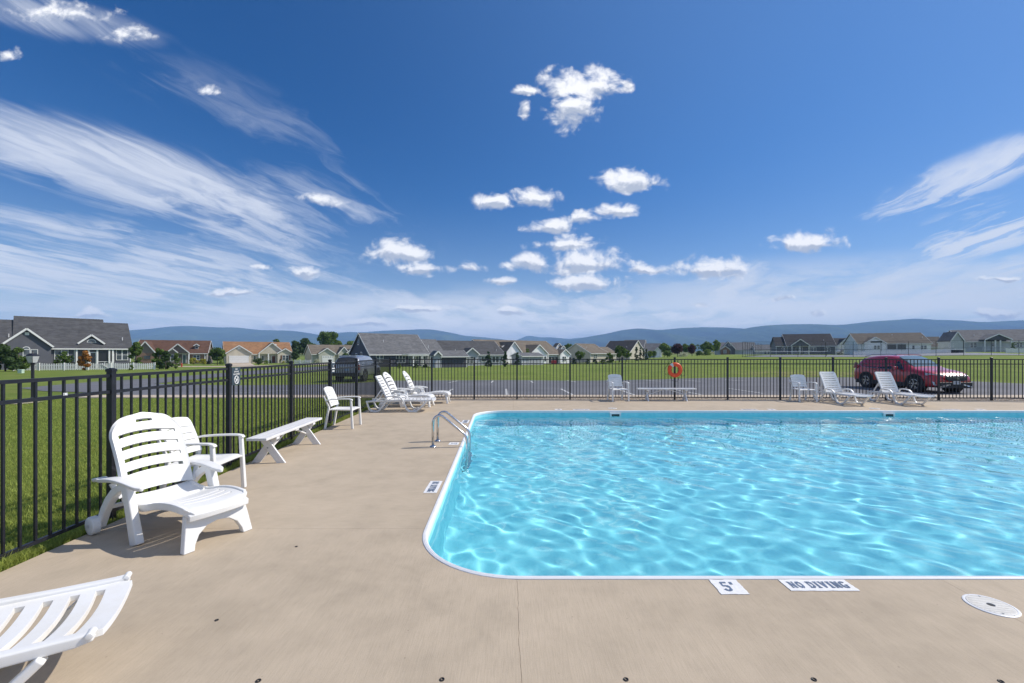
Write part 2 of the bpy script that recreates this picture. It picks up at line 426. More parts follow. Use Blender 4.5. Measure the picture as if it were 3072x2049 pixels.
def mat_siding(name, col, pitch=.13):
    m = bpy.data.materials.new(name); m.use_nodes = True; g = NT(m.node_tree); b = g.n['Principled BSDF']
    tc = g.new('ShaderNodeTexCoord').outputs['Object']; z = g.sep(tc)[2]
    fr = g.m('FRACT', g.m('DIVIDE', z, pitch)); n = g.noise(tc, .8, 5, .6)
    c = g.mix(g.ss(n, .3, .7), tuple(k * .9 for k in col) + (1,), tuple(min(1, k * 1.08) for k in col) + (1,))
    g.put(b, 'Base Color', c); b.inputs['Roughness'].default_value = .65
    g.put(b, 'Normal', g.new('ShaderNodeBump', {'Height': g.m('SUBTRACT', 1.0, fr), 'Strength': .9, 'Distance': .02}).outputs[0])
    MATS[name] = m; return m
def mat_roof(name, col):
    m = bpy.data.materials.new(name); m.use_nodes = True; g = NT(m.node_tree); b = g.n['Principled BSDF']
    tc = g.new('ShaderNodeTexCoord').outputs['Object']
    br = g.new('ShaderNodeTexBrick', {'Vector': g.vm('MULTIPLY', tc, (1, 1, 1)), 'Scale': 1.0, 'Brick Width': .45, 'Row Height': .16, 'Mortar Size': .006,
               'Color1': tuple(k * .72 for k in col) + (1,), 'Color2': tuple(min(1, k * 1.25) for k in col) + (1,), 'Mortar': tuple(k * .5 for k in col) + (1,)})
    n = g.noise(g.vm('MULTIPLY', tc, (.35, 1, 1)), 1.4, 6, .65); st = g.noise(g.vm('MULTIPLY', tc, (1.2, .12, .12)), 1.0, 4, .6)
    c = g.mix(.25, br.outputs[0], (*col, 1)); c = g.mix(g.m('MULTIPLY', g.ss(n, .42, .66), .5), c, tuple(min(1, k * 1.5) for k in col) + (1,))
    c = g.mix(g.m('MULTIPLY', g.ss(st, .5, .7), .25), c, tuple(k * .65 for k in col) + (1,))
    g.put(b, 'Base Color', c); b.inputs['Roughness'].default_value = .92; b.inputs['Specular IOR Level'].default_value = .2
    g.put(b, 'Normal', g.new('ShaderNodeBump', {'Height': g.noise(tc, 9, 4, .7), 'Strength': .4, 'Distance': .03}).outputs[0])
    MATS[name] = m; return m
def mat_plastic(name, col=(.80, .80, .79)):
    m = bpy.data.materials.new(name); m.use_nodes = True; g = NT(m.node_tree); b = g.n['Principled BSDF']
    tc = g.new('ShaderNodeTexCoord').outputs['Object']
    n = g.noise(tc, 5, 6, .65); f = g.noise(tc, 60, 3, .6)
    c = g.mix(g.ss(n, .35, .75), (*col, 1), (col[0] * .93, col[1] * .915, col[2] * .88, 1))
    g.put(b, 'Base Color', c); b.inputs['Specular IOR Level'].default_value = .45
    b.inputs['Subsurface Weight'].default_value = 0.0
    g.put(b, 'Roughness', g.m('ADD', .34, g.m('MULTIPLY', n, .22)))
    g.put(b, 'Normal', g.new('ShaderNodeBump', {'Height': f, 'Strength': .05, 'Distance': .002}).outputs[0])
    MATS[name] = m; return m
PL = mat_plastic('white_plastic')
WOODW = M('white_painted_wood', (.74, .735, .73), .5, .05, 14, .15, 60, stretch=(.3, 3, 3), dirt=(5, .25, (.5, .47, .42)))
BLK = M('black_aluminium', (.012, .013, .019), .42, .25, 9, spec=.5)
STEEL = M('stainless', (.62, .62, .62), .17, .08, 30, metal=1.0)
GALV = M('galvanised', (.30, .31, .32), .5, .1, 10, metal=.6)
WHITE = M('white_paint', (.78, .78, .77), .55, .04, 4)
VINYL = M('white_vinyl', (.80, .80, .80), .4, .04, 6, dirt=(3, .3, (.6, .58, .54)))
MARKW = M('marker_white', (.78, .78, .78), .7, .05, 30, .3, 120, dirt=(40, .25, (.5, .45, .4)))
MARKB = M('marker_blue', (.105, .155, .245), .7, .15, 40, dirt=(60, .35, (.5, .5, .52)))
LINE = M('line_paint', (.52, .52, .51), .8, .1, 8, dirt=(6, .8, (.2, .2, .21)))
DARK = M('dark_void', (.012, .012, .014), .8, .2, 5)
SLATE = M('sign_slate', (.035, .055, .075), .5, .1, 10)
RUB = M('black_rubber', (.018, .018, .019), .75, .2, 20, .2, 60)
def mat_glass(name, col, rough=.05):
    m = bpy.data.materials.new(name); m.use_nodes = True; g = NT(m.node_tree); b = g.n['Principled BSDF']
    n = g.noise(g.new('ShaderNodeTexCoord').outputs['Object'], 1.5, 3, .5)
    g.put(b, 'Base Color', g.mix(n, tuple(k * .6 for k in col) + (1,), (*col, 1)))
    b.inputs['Roughness'].default_value = rough; b.inputs['Specular IOR Level'].default_value = .8
    MATS[name] = m; return m
PANE = mat_glass('window_pane', (.10, .12, .14)); PANED = mat_glass('screen_dark', (.022, .022, .026), .35)

# ================================================================ terrain
def smooth(a, b, x):
    t = np.clip((np.asarray(x, float) - a) / (b - a), 0, 1); return t * t * (3 - 2 * t)
LY = [-1e5, 15.9, 16.6, 30, 60, 84, 120, 200, 420, 1000, 3000, 30000]; LH = [-.03, -.03, -.18, -.45, -.75, -1.1, -1.35, -1.4, 1.2, 5, 9, 9]
RY = [-1e5, 15.9, 16.6, 28, 86, 140, 200, 420, 1000, 3000, 30000]; RH = [-.03, -.03, -.18, -.2, .8, 1.15, 1.0, 1.4, 5, 9, 9]
def gh(x, y):
    x = np.asarray(x, float); y = np.asarray(y, float)
    t = x / np.maximum(y, 12)
    s = smooth(.12, .55, t)
    h = np.interp(y, LY, LH) * (1 - s) + np.interp(y, RY, RH) * s
    return h + .95 * smooth(.8, 1.08, t) * smooth(60, 125, y) * (1 - smooth(250, 500, y))
def ghf(x, y): return float(gh(x, y))

def terrain():
    def axis(lo, hi, fine0, fine1, st, grow):
        a = list(np.arange(fine0, fine1 + st * .5, st)); d = st
        while a[-1] < hi: d *= grow; a.append(a[-1] + d)
        d = st
        while a[0] > lo: d *= grow; a.insert(0, a[0] - d)
        return np.array(a)
    xs = axis(-9000, 9000, -40, 40, 1.0, 1.10); ys = axis(-300, 9500, -6, 60, 1.0, 1.07)
    X, Y = np.meshgrid(xs, ys); Z = gh(X, Y)
    rng = np.random.default_rng(1)
    V = np.stack([X, Y, Z], -1).reshape(-1, 3); idx = np.arange(X.size).reshape(X.shape)
    F = np.stack([idx[:-1, :-1], idx[:-1, 1:], idx[1:, 1:], idx[1:, :-1]], -1).reshape(-1, 4)
    cx = V[F].mean(1)
    keep = ~((cx[:, 0] > -3) & (cx[:, 0] < 24) & (cx[:, 1] > -4) & (cx[:, 1] < 14))
    F = F[keep]
    me = bpy.data.meshes.new('ground'); me.from_pydata(V.tolist(), [], F.tolist()); me.materials.append(MATS['lawn']); me.shade_smooth()
    o = bpy.data.objects.new('ground', me); COL.objects.link(o); tag(o, kind='structure')
terrain()

def sheet(name, poly, lift, mat, parent=None, step=2.0):
    """flat region of the ground (world outline), cut on a grid so that it follows the terrain"""
    bm = bmesh.new(); bm.faces.new([bm.verts.new((x, y, 0)) for x, y in poly])
    for k in (0, 1):
        lo = min(p[k] for p in poly); hi = max(p[k] for p in poly); c = math.ceil(lo / step) * step
        while c < hi:
            bmesh.ops.bisect_plane(bm, geom=bm.verts[:] + bm.edges[:] + bm.faces[:], plane_co=(c, 0, 0) if k == 0 else (0, c, 0), plane_no=(1, 0, 0) if k == 0 else (0, 1, 0)); c += step
    for v in bm.verts: v.co.z = ghf(v.co.x, v.co.y) + lift
    bmesh.ops.recalc_face_normals(bm, faces=bm.faces)
    if sum(f.normal.z for f in bm.faces) < 0: bmesh.ops.reverse_faces(bm, faces=bm.faces)
    me = bpy.data.meshes.new(name); bm.to_mesh(me); bm.free(); me.materials.append(mat)
    o = bpy.data.objects.new(name, me); COL.objects.link(o); o.parent = parent
    return o
def gpt(px, py):
    """ground point seen in a photo pixel"""
    Y = EYE * FPX / (py - HY)
    for _ in range(30): Y = .5 * Y + .5 * (EYE - ghf(at(px, Y), Y)) * FPX / (py - HY)
    return (at(px, Y), Y)

lot = [gpt(*p) for p in [(57, 1165), (128, 1174), (256, 1178), (350, 1182)]] + [(-15.2, 16.62), (60, 16.62), (60, 33)] + \
      [gpt(*p) for p in [(3072, 1152), (2920, 1145), (2562, 1133), (2000, 1138), (1536, 1141), (1180, 1142.5), (1080, 1149), (985, 1154), (700, 1157), (560, 1155), (459, 1151.5),
                         (600, 1137), (712, 1127), (868, 1116), (985, 1107), (1060, 1103), (1060, 1095), (985, 1097.5), (868, 1105), (712, 1116), (500, 1133), (280, 1146)]]
parking = tag(sheet('parking_lot', lot, .02, MATS['asphalt']), kind='structure')
for px0, py0, px1, py1 in [(1331, 1187, 1358, 1168), (1521, 1187, 1519, 1168), (1720, 1187, 1683, 1168), (1905, 1187, 1850, 1168), (2105, 1186, 2010, 1168), (2290, 1182, 2180, 1166),
                           (1345, 1149, 1374, 1143), (1473, 1149, 1480, 1143), (1600, 1149, 1590, 1143), (1728, 1147, 1700, 1142), (1860, 1145, 1815, 1141), (1985, 1145, 1930, 1141), (2105, 1145, 2040, 1141), (2235, 1144, 2170, 1140),
                           (560, 1188, 880, 1172)]:
    a = Vector(gpt(px0, py0)); b = Vector(gpt(px1, py1)); d = (b - a).normalized(); n = Vector((-d.y, d.x)) * .055
    sheet('parking_line', [a - n, b - n, b + n, a + n], .026, LINE, parking, 1.0)
mp = MB(); 
kerb = tag(empty('sidewalk'), kind='structure')
for i in range(34):                         # flagged walk with a kerb face towards the lot
    x0 = -16 + i * 1.5
    MB().box(x0 + .006, x0 + 1.494, 15.72, 16.60, -.22, .0 if i % 2 else .002).build('slab', MATS['walk'], kerb, bevel=.012)
tag(sheet('path', [(-34, 13.35), (-15.6, 13.7), (-15.6, 14.4), (-34, 14.2)], .02, MATS['walk']), kind='structure')
tag(sheet('sidewalk', [gpt(*p) for p in [(440, 1101), (700, 1101), (985, 1094), (985, 1091.5), (700, 1098.5), (440, 1099)]], .03, MATS['walk']), kind='structure')
tag(sheet('driveway', [gpt(*p) for p in [(690, 1089.5), (752, 1089.5), (768, 1098), (672, 1098)]], .04, MATS['walk']), kind='structure')

# ================================================================ pool
A_, B_, C_, D_ = Vector((-.775, 3.07)), Vector((-1.035, 12.06)), Vector((19.0, 12.06)), Vector((19.0, 3.07))
def rounded(corners, r, n=14):
    out = []; k = len(corners)
    for i in range(k):
        p, a, b = corners[i], corners[i - 1], corners[(i + 1) % k]
        d1, d2 = (a - p).normalized(), (b - p).normalized()
        half = math.acos(max(-1, min(1, d1.dot(d2)))) / 2; t = r / math.tan(half)
        c = p + (d1 + d2).normalized() * (r / math.sin(half))
        s, e = p + d1 * t - c, p + d2 * t - c
        a0, a1 = math.atan2(s.y, s.x), math.atan2(e.y, e.x)
        da = (a1 - a0 + math.pi) % (2 * math.pi) - math.pi
        out += [c + Vector((math.cos(a0 + da * j / n), math.sin(a0 + da * j / n))) * r for j in range(n + 1)]
    return out
OUT = rounded([A_, D_, C_, B_], .86)           # counter-clockwise outline, outer edge of the coping
def inset(poly, d):
    res = []; n = len(poly)
    for i in range(n):
        t = (poly[(i + 1) % n] - poly[i - 1]).normalized(); res.append(poly[i] + Vector((-t.y, t.x)) * d)
    return res
INN = inset(OUT, .044)
pool = tag(empty('swimming_pool', (9, 7.5, 0)), 'large rectangular swimming pool with rounded corners and pale blue liner', 'pool')
def pool_part(mb, name, mat, **kw):
    for i, v in enumerate(mb.v): mb.v[i] = (v[0] - 9, v[1] - 7.5, v[2])
    return mb.build(name, mat, pool, **kw)
def mat_liner():
    m = bpy.data.materials.new('liner'); m.use_nodes = True; g = NT(m.node_tree); b = g.n['Principled BSDF']
    p = g.new('ShaderNodeNewGeometry').outputs['Position']
    a = g.noise(p, 6, 6, .65, dist=.6); s = g.noise(p, .35, 3, .5)
    c = g.ramp(g.m('ADD', g.m('MULTIPLY', a, .75), g.m('MULTIPLY', s, .25)), [(.3, (.18, .57, .68)), (.5, (.28, .715, .79)), (.7, (.40, .82, .875))])
    g.put(b, 'Base Color', c); b.inputs['Roughness'].default_value = .6; b.inputs['Specular IOR Level'].default_value = .2
    MATS['liner'] = m; return m
mat_liner()
FLOOR = -1.42
mb = MB(); n = len(INN)
mb.v = [(p.x, p.y, -.03) for p in INN] + [(p.x, p.y, FLOOR + .12) for p in INN] + [(p.x, p.y, FLOOR) for p in inset(INN, .12)]
mb.f = [(i, (i + 1) % n, k + (i + 1) % n, k + i) for (i, k) in [(i, n) for i in range(n)]]
mb.f += [(n + i, n + (i + 1) % n, 2 * n + (i + 1) % n, 2 * n + i) for i in range(n)] + [tuple(range(2 * n, 3 * n))]
shell = pool_part(mb, 'liner_shell', MATS['liner'])
shell.cycles.is_caustics_receiver = True
prof = [(0, -.06), (0, .002), (.004, .006), (.012, .008), (.014, .0055), (.016, .0085), (.025, .009), (.027, .0065), (.029, .009), (.038, .006), (.045, -.002), (.048, -.014), (.048, -.055)]
rings = []
for (nx, z) in prof: rings.append([(p.x, p.y, z) for p in inset(OUT, nx)])
mb = MB(); k = len(OUT)
for r in rings: mb.v += r
for j in range(len(prof) - 1):
    for i in range(k): mb.f.append((j * k + i, j * k + (i + 1) % k, (j + 1) * k + (i + 1) % k, (j + 1) * k + i))
cop = pool_part(mb, 'coping', VINYL, smooth=False)
for X in (2.87, 10.46):                         # skimmer mouths in the far wall
    sk = MB().box(X - .15, X + .15, 11.975, 12.0, -.20, -.055).box(X - .15, X - .11, 11.955, 11.975, -.20, -.055).box(X + .11, X + .15, 11.955, 11.975, -.20, -.055).box(X - .11, X + .11, 11.955, 11.975, -.085, -.055)
    so = pool_part(sk, 'skimmer', VINYL)
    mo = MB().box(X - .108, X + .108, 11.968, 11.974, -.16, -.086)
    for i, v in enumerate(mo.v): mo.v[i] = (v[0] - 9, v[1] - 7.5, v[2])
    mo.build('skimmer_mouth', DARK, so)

def water():
    st = .026
    xs = np.arange(-1.0, 19.0 + st, st); ys = np.arange(3.09, 12.06 + st, st)
    X, Y = np.meshgrid(xs, ys); Z = np.zeros_like(X); rng = np.random.default_rng(11)
    for i in range(80):
        lam = np.exp(rng.uniform(np.log(.20), np.log(1.45))); kk = 2 * np.pi / lam
        th = rng.normal(R(205), 1.0); a = .00135 * lam ** 1.0
        ph = rng.uniform(0, 6.28)
        env = .65 + .35 * np.sin(X * rng.uniform(.3, .9) + Y * rng.uniform(.3, .9) + rng.uniform(0, 6.28))
        Z += env * a * np.sin(kk * (X * math.cos(th) + Y * math.sin(th)) + ph)
    Z += -.125
    poly = np.array([(p.x, p.y) for p in inset(OUT, .036)])
    ins = np.zeros(X.shape, bool); j = len(poly) - 1
    for i in range(len(poly)):
        xi, yi = poly[i]; xj, yj = poly[j]
        if yi != yj: ins ^= ((yi > Y) != (yj > Y)) & (X < (xj - xi) * (Y - yi) / (yj - yi) + xi)
        j = i
    V = np.stack([X, Y, Z], -1).reshape(-1, 3); idx = np.arange(X.size).reshape(X.shape)
    F = np.stack([idx[:-1, :-1], idx[:-1, 1:], idx[1:, 1:], idx[1:, :-1]], -1).reshape(-1, 4)
    F = F[ins.reshape(-1)[F].any(1)]
    used = np.unique(F); remap = np.full(X.size, -1); remap[used] = np.arange(len(used))
    m = bpy.data.materials.new('pool_water'); m.use_nodes = True; g = NT(m.node_tree); g.n.clear()
    gl = g.new('ShaderNodeBsdfGlass', {'IOR': 1.333, 'Roughness': 0.0, 'Color': (.93, .985, 1, 1)})
    out = g.new('ShaderNodeOutputMaterial'); g.l.new(gl.outputs[0], out.inputs[0])
    me = bpy.data.meshes.new('pool_water'); me.from_pydata(V[used].tolist(), [], remap[F].tolist()); me.materials.append(m); me.shade_smooth()
    o = bpy.data.objects.new('pool_water', me); COL.objects.link(o); tag(o, kind='structure'); o.cycles.is_caustics_caster = True
water()

# ================================================================ deck
def fenceX(Y): return -3.88 - .0381 * (Y - 4.18)
def deckL(Y): return fenceX(Y) + .085
deck = tag(empty('pool_deck'), kind='structure')
G_ = .0007
def slab(poly, mat): MB().extr(poly, 'z', -.07, 0.0).build('slab', mat, deck, bevel=.001, seg=1)
def crack(x, y0, y1, n=150, amp=.0075, seed=2, sgn=1):
    r = random.Random(seed); w = 0; pts = []
    for i in range(n + 1):
        w = w * .8 + r.uniform(-1, 1) * amp * .6; pts.append((x + w + sgn * G_, y0 + (y1 - y0) * i / n))
    return pts
iL0 = max(range(len(OUT)), key=lambda i: -OUT[i].y - OUT[i].x * .001)
near_arc = [p for p in OUT if p.x < .2 and p.y < 3.95]           # fillet of the near left corner
near_arc = sorted(near_arc, key=lambda p: p.y + p.x * -1e-3)     # from the near edge to the side edge
def leftX(Y): return A_.x + (B_.x - A_.x) * (Y - A_.y) / (B_.y - A_.y)
YJ = [3.96, 7.3, 10.7]
near_arc = [p for p in near_arc if p.y < YJ[0] - G_ - .005]
near_arc = [p for p in near_arc if p.x < .04 - 2 * G_ - .01]
c1 = crack(.04, -4.2, 3.066, sgn=-1); c1b = crack(.04, -4.2, 3.066, sgn=1)
slab([(deckL(-4.2), -4.2)] + c1 + [(p.x, p.y - .002) for p in near_arc] + [(leftX(YJ[0]) - .002, YJ[0] - G_), (deckL(YJ[0]), YJ[0] - G_)], MATS['concrete_y'])
slab([(deckL(YJ[0]), YJ[0] + G_), (leftX(YJ[0]) - .002, YJ[0] + G_), (leftX(YJ[1]) - .002, YJ[1] - G_), (deckL(YJ[1]), YJ[1] - G_)], MATS['concrete_x'])
slab([(deckL(YJ[1]), YJ[1] + G_), (leftX(YJ[1]) - .002, YJ[1] + G_), (leftX(YJ[2]) - .002, YJ[2] - G_), (deckL(YJ[2]), YJ[2] - G_)], MATS['concrete_x'])
far_arc = sorted([p for p in OUT if p.x < .03 and p.y > 10.8], key=lambda p: p.y + p.x * 1e-3)
def YFf(x): return 14.95 - .022 * max(x, 0) - .16 * max(x - 16.9, 0)
YF = 14.95
slab([(deckL(YJ[2]), YJ[2] + G_), (leftX(YJ[2]) - .002, YJ[2] + G_)] + [(p.x - .002, p.y + .002) for p in far_arc] + [(.04 - G_, 12.064), (.04 - G_, YF), (deckL(YF), YF)], MATS['concrete_x'])
XJ = [.04, 3.05, 6.06, 9.07, 12.08, 15.09, 18.1]
for i in range(len(XJ) - 1):
    left = c1b if i == 0 else [(XJ[i] + G_, -4.2), (XJ[i] + G_, 3.066)]
    slab([(left[0][0], -4.2), (XJ[i + 1] - G_, -4.2), (XJ[i + 1] - G_, 3.066)] + left[::-1][:-1], MATS['concrete_y'])
    slab([(XJ[i] + G_, 12.064), (XJ[i + 1] - G_, 12.064), (XJ[i + 1] - G_, YFf(XJ[i + 1])), (XJ[i] + G_, YFf(XJ[i]))], MATS['concrete_y'])
right_arc = [p for p in OUT if p.x > 18.11]
lo_arc = sorted([p for p in right_arc if p.y < 7], key=lambda p: p.y); hi_arc = sorted([p for p in right_arc if p.y >= 7], key=lambda p: p.y)
slab([(18.1 + G_, -4.2), (25, -4.2), (25, YFf(25)), (18.1 + G_, YFf(18.1)), (18.1 + G_, 12.064)] + [(p.x + .002, p.y) for p in hi_arc[::-1]] + [(p.x + .002, p.y) for p in lo_arc[::-1]] + [(18.1 + G_, 3.066)], MATS['concrete_y'])
tag(MB().add([(-4.6, -4.3, -.072), (25, -4.3, -.072), (25, 3.0, -.072), (-4.6, 3.0, -.072), (-4.6, 15.2, -.072), (-1.1, 15.2, -.072), (-1.1, 3.0, -.072), (25, 15.2, -.072), (25, 12.1, -.072), (-1.1, 12.1, -.072)],
             [(0, 1, 2, 3), (3, 6, 5, 4), (9, 8, 7, 5)]).build('earth', M('earth', (.13, .10, .07), .9, .3, 8, .4, 60)), kind='structure')

# pebble strip under the far fence
tag(MB().extr([(-4.3, 14.955), (0, 14.955), (16.9, YFf(16.9) + .005), (25, YFf(25) + .005), (25, 15.70), (-4.3, 15.70)], 'z', -.069, -.014).build('pebble_bed', M('pebble_bed', (.27, .20, .135), .9, .4, 40, .6, 60)), kind='structure')
def pebbles():
    rng = np.random.default_rng(5); N = 15000
    px_ = rng.uniform(-4.2, 20, N); y0_ = np.array([YFf(q) for q in px_]) + .015
    c = np.stack([px_, y0_ + (15.68 - y0_) * rng.random(N) ** 1.4, np.full(N, -.012)], -1)
    s = rng.uniform(.009, .021, N); base = np.array([(1, 0, 0), (0, 1, 0), (-1, 0, 0), (0, -1, 0), (0, 0, .7), (0, 0, -.6)])
    a = rng.uniform(0, 6.28, N); ca, sa = np.cos(a), np.sin(a)
    b = base[None] * (1 + rng.uniform(-.3, .3, (N, 6, 1)))
    x = b[..., 0] * ca[:, None] - b[..., 1] * sa[:, None]; y = b[..., 0] * sa[:, None] + b[..., 1] * ca[:, None]
    V = (np.stack([x, y, b[..., 2]], -1) * s[:, None, None] + c[:, None]).reshape(-1, 3)
    f = np.array([(0, 1, 4), (1, 2, 4), (2, 3, 4), (3, 0, 4)]); F = (f[None] + (np.arange(N) * 6)[:, None, None]).reshape(-1, 3)
    me = bpy.data.meshes.new('pebbles'); me.from_pydata(V.tolist(), [], F.tolist())
    m = bpy.data.materials.new('pebble'); m.use_nodes = True; g = NT(m.node_tree)
    r = g.new('ShaderNodeNewGeometry').outputs['Random Per Island']
    g.put(g.n['Principled BSDF'], 'Base Color', g.ramp(r, [(0, (.16, .10, .06)), (.3, (.34, .24, .15)), (.6, (.50, .40, .28)), (.85, (.62, .56, .47)), (1, (.26, .25, .24))]))
    me.materials.append(m); o = bpy.data.objects.new('pebbles', me); COL.objects.link(o)
    tag(o, 'tan and brown pebbles under the far black fence', 'pebbles', kind='stuff')
pebbles()

# ---- writing painted on the deck
def text_mesh(mb, txt, size, bold=.02, sx=1.0, center=True):
    cu = bpy.data.curves.new('txt', 'FONT'); cu.body = txt; cu.size = size; cu.offset = bold * size; cu.align_x = 'CENTER' if center else 'LEFT'; cu.align_y = 'CENTER'; cu.resolution_u = 3; cu.space_character = 1.12
    o = bpy.data.objects.new('txt', cu); COL.objects.link(o)
    me = o.to_mesh()
    V = [(v.co.x * sx, v.co.y, v.co.z) for v in me.vertices]; F = [tuple(p.vertices) for p in me.polygons]
    o.to_mesh_clear(); bpy.data.objects.remove(o); bpy.data.curves.remove(cu)
    mb.add(V, F); return mb
GLY = {  # slab letters as strokes in a unit box: (x0, y0, x1, y1, thickness)
    'N': [(.18, 0, .18, 1, .2), (.82, 0, .82, 1, .2), (.2, .95, .8, .05, .24), (.0, .05, .36, .05, .1), (.0, .95, .3, .95, .1), (.66, .95, 1, .95, .1)],
    'O': [(.5 + .36 * math.cos(a), .5 + .42 * math.sin(a), .5 + .36 * math.cos(a + .55), .5 + .42 * math.sin(a + .55), .22) for a in [k * .524 for k in range(12)]],
    'D': [(.2, 0, .2, 1, .22), (.0, .06, .55, .06, .12), (.0, .94, .55, .94, .12), (.5, .06, .82, .28, .2), (.82, .25, .82, .75, .22), (.82, .72, .5, .94, .2)],
    'I': [(.5, 0, .5, 1, .34), (.1, .06, .9, .06, .12), (.1, .94, .9, .94, .12)],
    'V': [(.18, 1, .5, .04, .22), (.82, 1, .5, .04, .2), (.0, .95, .38, .95, .1), (.62, .95, 1, .95, .1)],
    'G': [(.88, .8, .62, .94, .16), (.64, .94, .36, .94, .14), (.38, .94, .14, .7, .2), (.16, .74, .16, .26, .22), (.14, .3, .38, .06, .2), (.36, .06, .7, .06, .14), (.82, .0, .82, .44, .2), (.58, .44, 1, .44, .12)],
    '5': [(.2, .94, .84, .94, .16), (.2, .98, .2, .56, .2), (.14, .58, .6, .58, .15), (.58, .6, .82, .44, .2), (.82, .46, .82, .2, .22), (.82, .22, .6, .06, .18), (.62, .06, .32, .06, .15), (.34, .06, .12, .24, .18)],
    '4': [(.7, 0, .7, 1, .22), (.7, .95, .1, .35, .18), (.06, .32, .98, .32, .16), (.5, .05, .9, .05, .1)],
    "'": [(.5, 1.0, .42, .72, .3)]}
def serif_text(mb, txt, w, h):
    """letters fitted into w x h, laid in the x-y plane; slab glyphs where drawn, else the built-in face"""
    if all(c in GLY or c == ' ' for c in txt) and txt != 'NO' and txt != 'DIVING':
        adv = [.45 if c in " '" else (.7 if c == 'I' else 1.0) for c in txt]; gap = .14; tot = sum(adv) + gap * (len(txt) - 1); x = -tot / 2; k = 0
        for c, a in zip(txt, adv):
            for (x0, y0, x1, y1, t) in GLY.get(c, ()):
                p, q = Vector(((x + x0 * a) / tot * w, (y0 - .5) * h)), Vector(((x + x1 * a) / tot * w, (y1 - .5) * h))
                d = (q - p); d.normalize(); sx_, sy_ = w / tot, h; n = Vector((-d.y, d.x)); th = t * (abs(n.x) * sx_ + abs(n.y) * sy_) / 2
                e = .0; mb.add([(*(p - n * th), 0), (*(q - n * th), 0), (*(q + n * th), 0), (*(p + n * th), 0)], [(0, 1, 2, 3)])
            x += a + gap
        return mb
    t = MB(); text_mesh(t, txt, 1.0, .022)
    x0, x1 = min(v[0] for v in t.v), max(v[0] for v in t.v); y0, y1 = min(v[1] for v in t.v), max(v[1] for v in t.v)
    V = [((v[0] - (x0 + x1) / 2) / (x1 - x0) * w, (v[1] - (y0 + y1) / 2) / (y1 - y0) * h, 0) for v in t.v]
    return mb.add(V, t.f)
def deck_mark(txt, cx, cy, w, d, rz, label):
    o = thing('deck_marking', label, 'marking', (cx, cy, .0), rz)
    rr = random.Random(txt + str(cx)); pts = []
    for (a, b) in (((-1, -1), (1, -1)), ((1, -1), (1, 1)), ((1, 1), (-1, 1)), ((-1, 1), (-1, -1))):
        for k in range(10): t = k / 10; pts.append(((a[0] + (b[0] - a[0]) * t) * w / 2 + rr.uniform(-1, 1) * .0025, (a[1] + (b[1] - a[1]) * t) * d / 2 + rr.uniform(-1, 1) * .0025))
    MB().extr(pts, 'z', .0015, .004).build('painted_panel', MARKW, o)
    mb = MB(); serif_text(mb, txt, w * (.86 if len(txt) > 2 else .5), d * (.56 if len(txt) > 2 else .62))
    if len(txt) > 2:
        pass
    mb.v = [(x, y, .0056 + (i // 4) * .00004) for i, (x, y, z) in enumerate(mb.v)]; mb.build('lettering', MARKB, o, fixn=False)
deck_mark("5'", 1.49, 2.968, .19, .185, 0, "white painted 5' depth panel on the deck beside a NO DIVING panel")
deck_mark('NO DIVING', 2.12, 2.99, .465, .145, 0, "white NO DIVING panel painted on the deck next to the 5' depth panel")
deck_mark('NO DIVING', -.945, 5.19, .46, .15, R(-90), 'white NO DIVING panel painted on the side deck by the rounded corner')
deck_mark("5'", -1.03, 7.66, .2, .17, R(-90), 'white depth panel painted on the deck between the ladder rails')
deck_mark('NO DIVING', -1.09, 10.12, .46, .16, R(-90), 'white NO DIVING panel painted on the side deck beyond the ladder')
deck_mark("5'", 1.32, 12.3, .2, .19, R(180), 'white depth panel on the far deck, first of its row from the loungers')
deck_mark('NO DIVING', 1.97, 12.29, .46, .16, R(180), 'white NO DIVING panel on the far deck near the single armchair')
deck_mark('NO DIVING', 6.75, 12.29, .46, .16, R(180), 'white NO DIVING panel on the far deck beyond the bench')
deck_mark("4'", 7.4, 12.3, .2, .19, R(180), 'white depth panel on the far deck between bench and armchair')
deck_mark('NO DIVING', 12.5, 12.29, .46, .16, R(180), 'white NO DIVING panel on the far deck before the loungers by the red car')
deck_mark("4'", 13.35, 12.3, .2, .19, R(180), 'white depth panel on the far deck past the loungers by the red car')

# ---- skimmer lids and anchor sockets
LIDM = M('lid_cream', (.66, .64, .59), .55, .06, 20, dirt=(12, .4, (.45, .4, .33)))
def skimmer_lid(x, y, label, r=.128):
    o = thing('skimmer_lid', label, 'lid', (x, y, 0), R(8))
    MB().lathe([(r, -.02), (r, .004), (r - .006, .006), (r - .014, .006), (r - .016, .003)], 40).build('ring', VINYL, o)
    MB().lathe([(r - .017, -.01), (r - .017, .0055), (r - .02, .007), (.022, .0075), (.02, .003), (.0005, .003)], 40).build('cover', LIDM, o, smooth=False)
    ribs = MB()
    for i in range(-7, 8):
        yy = i * .017; hw = math.sqrt(max(0, (r - .03) ** 2 - yy * yy))
        if abs(yy) < .03: ribs.box(-hw, -.035, yy, yy + .004, .006, .0084).box(.035, hw, yy, yy + .004, .006, .0084)
        else: ribs.box(-hw, hw, yy, yy + .004, .006, .0084)
    ribs.build('ribs', LIDM, o)
    MB().lathe([(.019, .002), (.019, .0045), (.0005, .0045)], 16).build('finger_hole', RUB, o)
    for a in (R(65), R(245)):
        MB().lathe([(.006, .006), (.006, .0088), (.0005, .0088)], 8, ((r - .03) * math.cos(a), (r - .03) * math.sin(a), 0)).build('screw', GALV, o)
skimmer_lid(3.05, 2.75, 'round ribbed cream skimmer lid on the deck by the large NO DIVING panel')
skimmer_lid(2.93, 12.58, 'round cream skimmer lid on the far deck before the single armchair')
skimmer_lid(10.5, 12.5, 'round cream skimmer lid on the far deck before the slatted loungers')
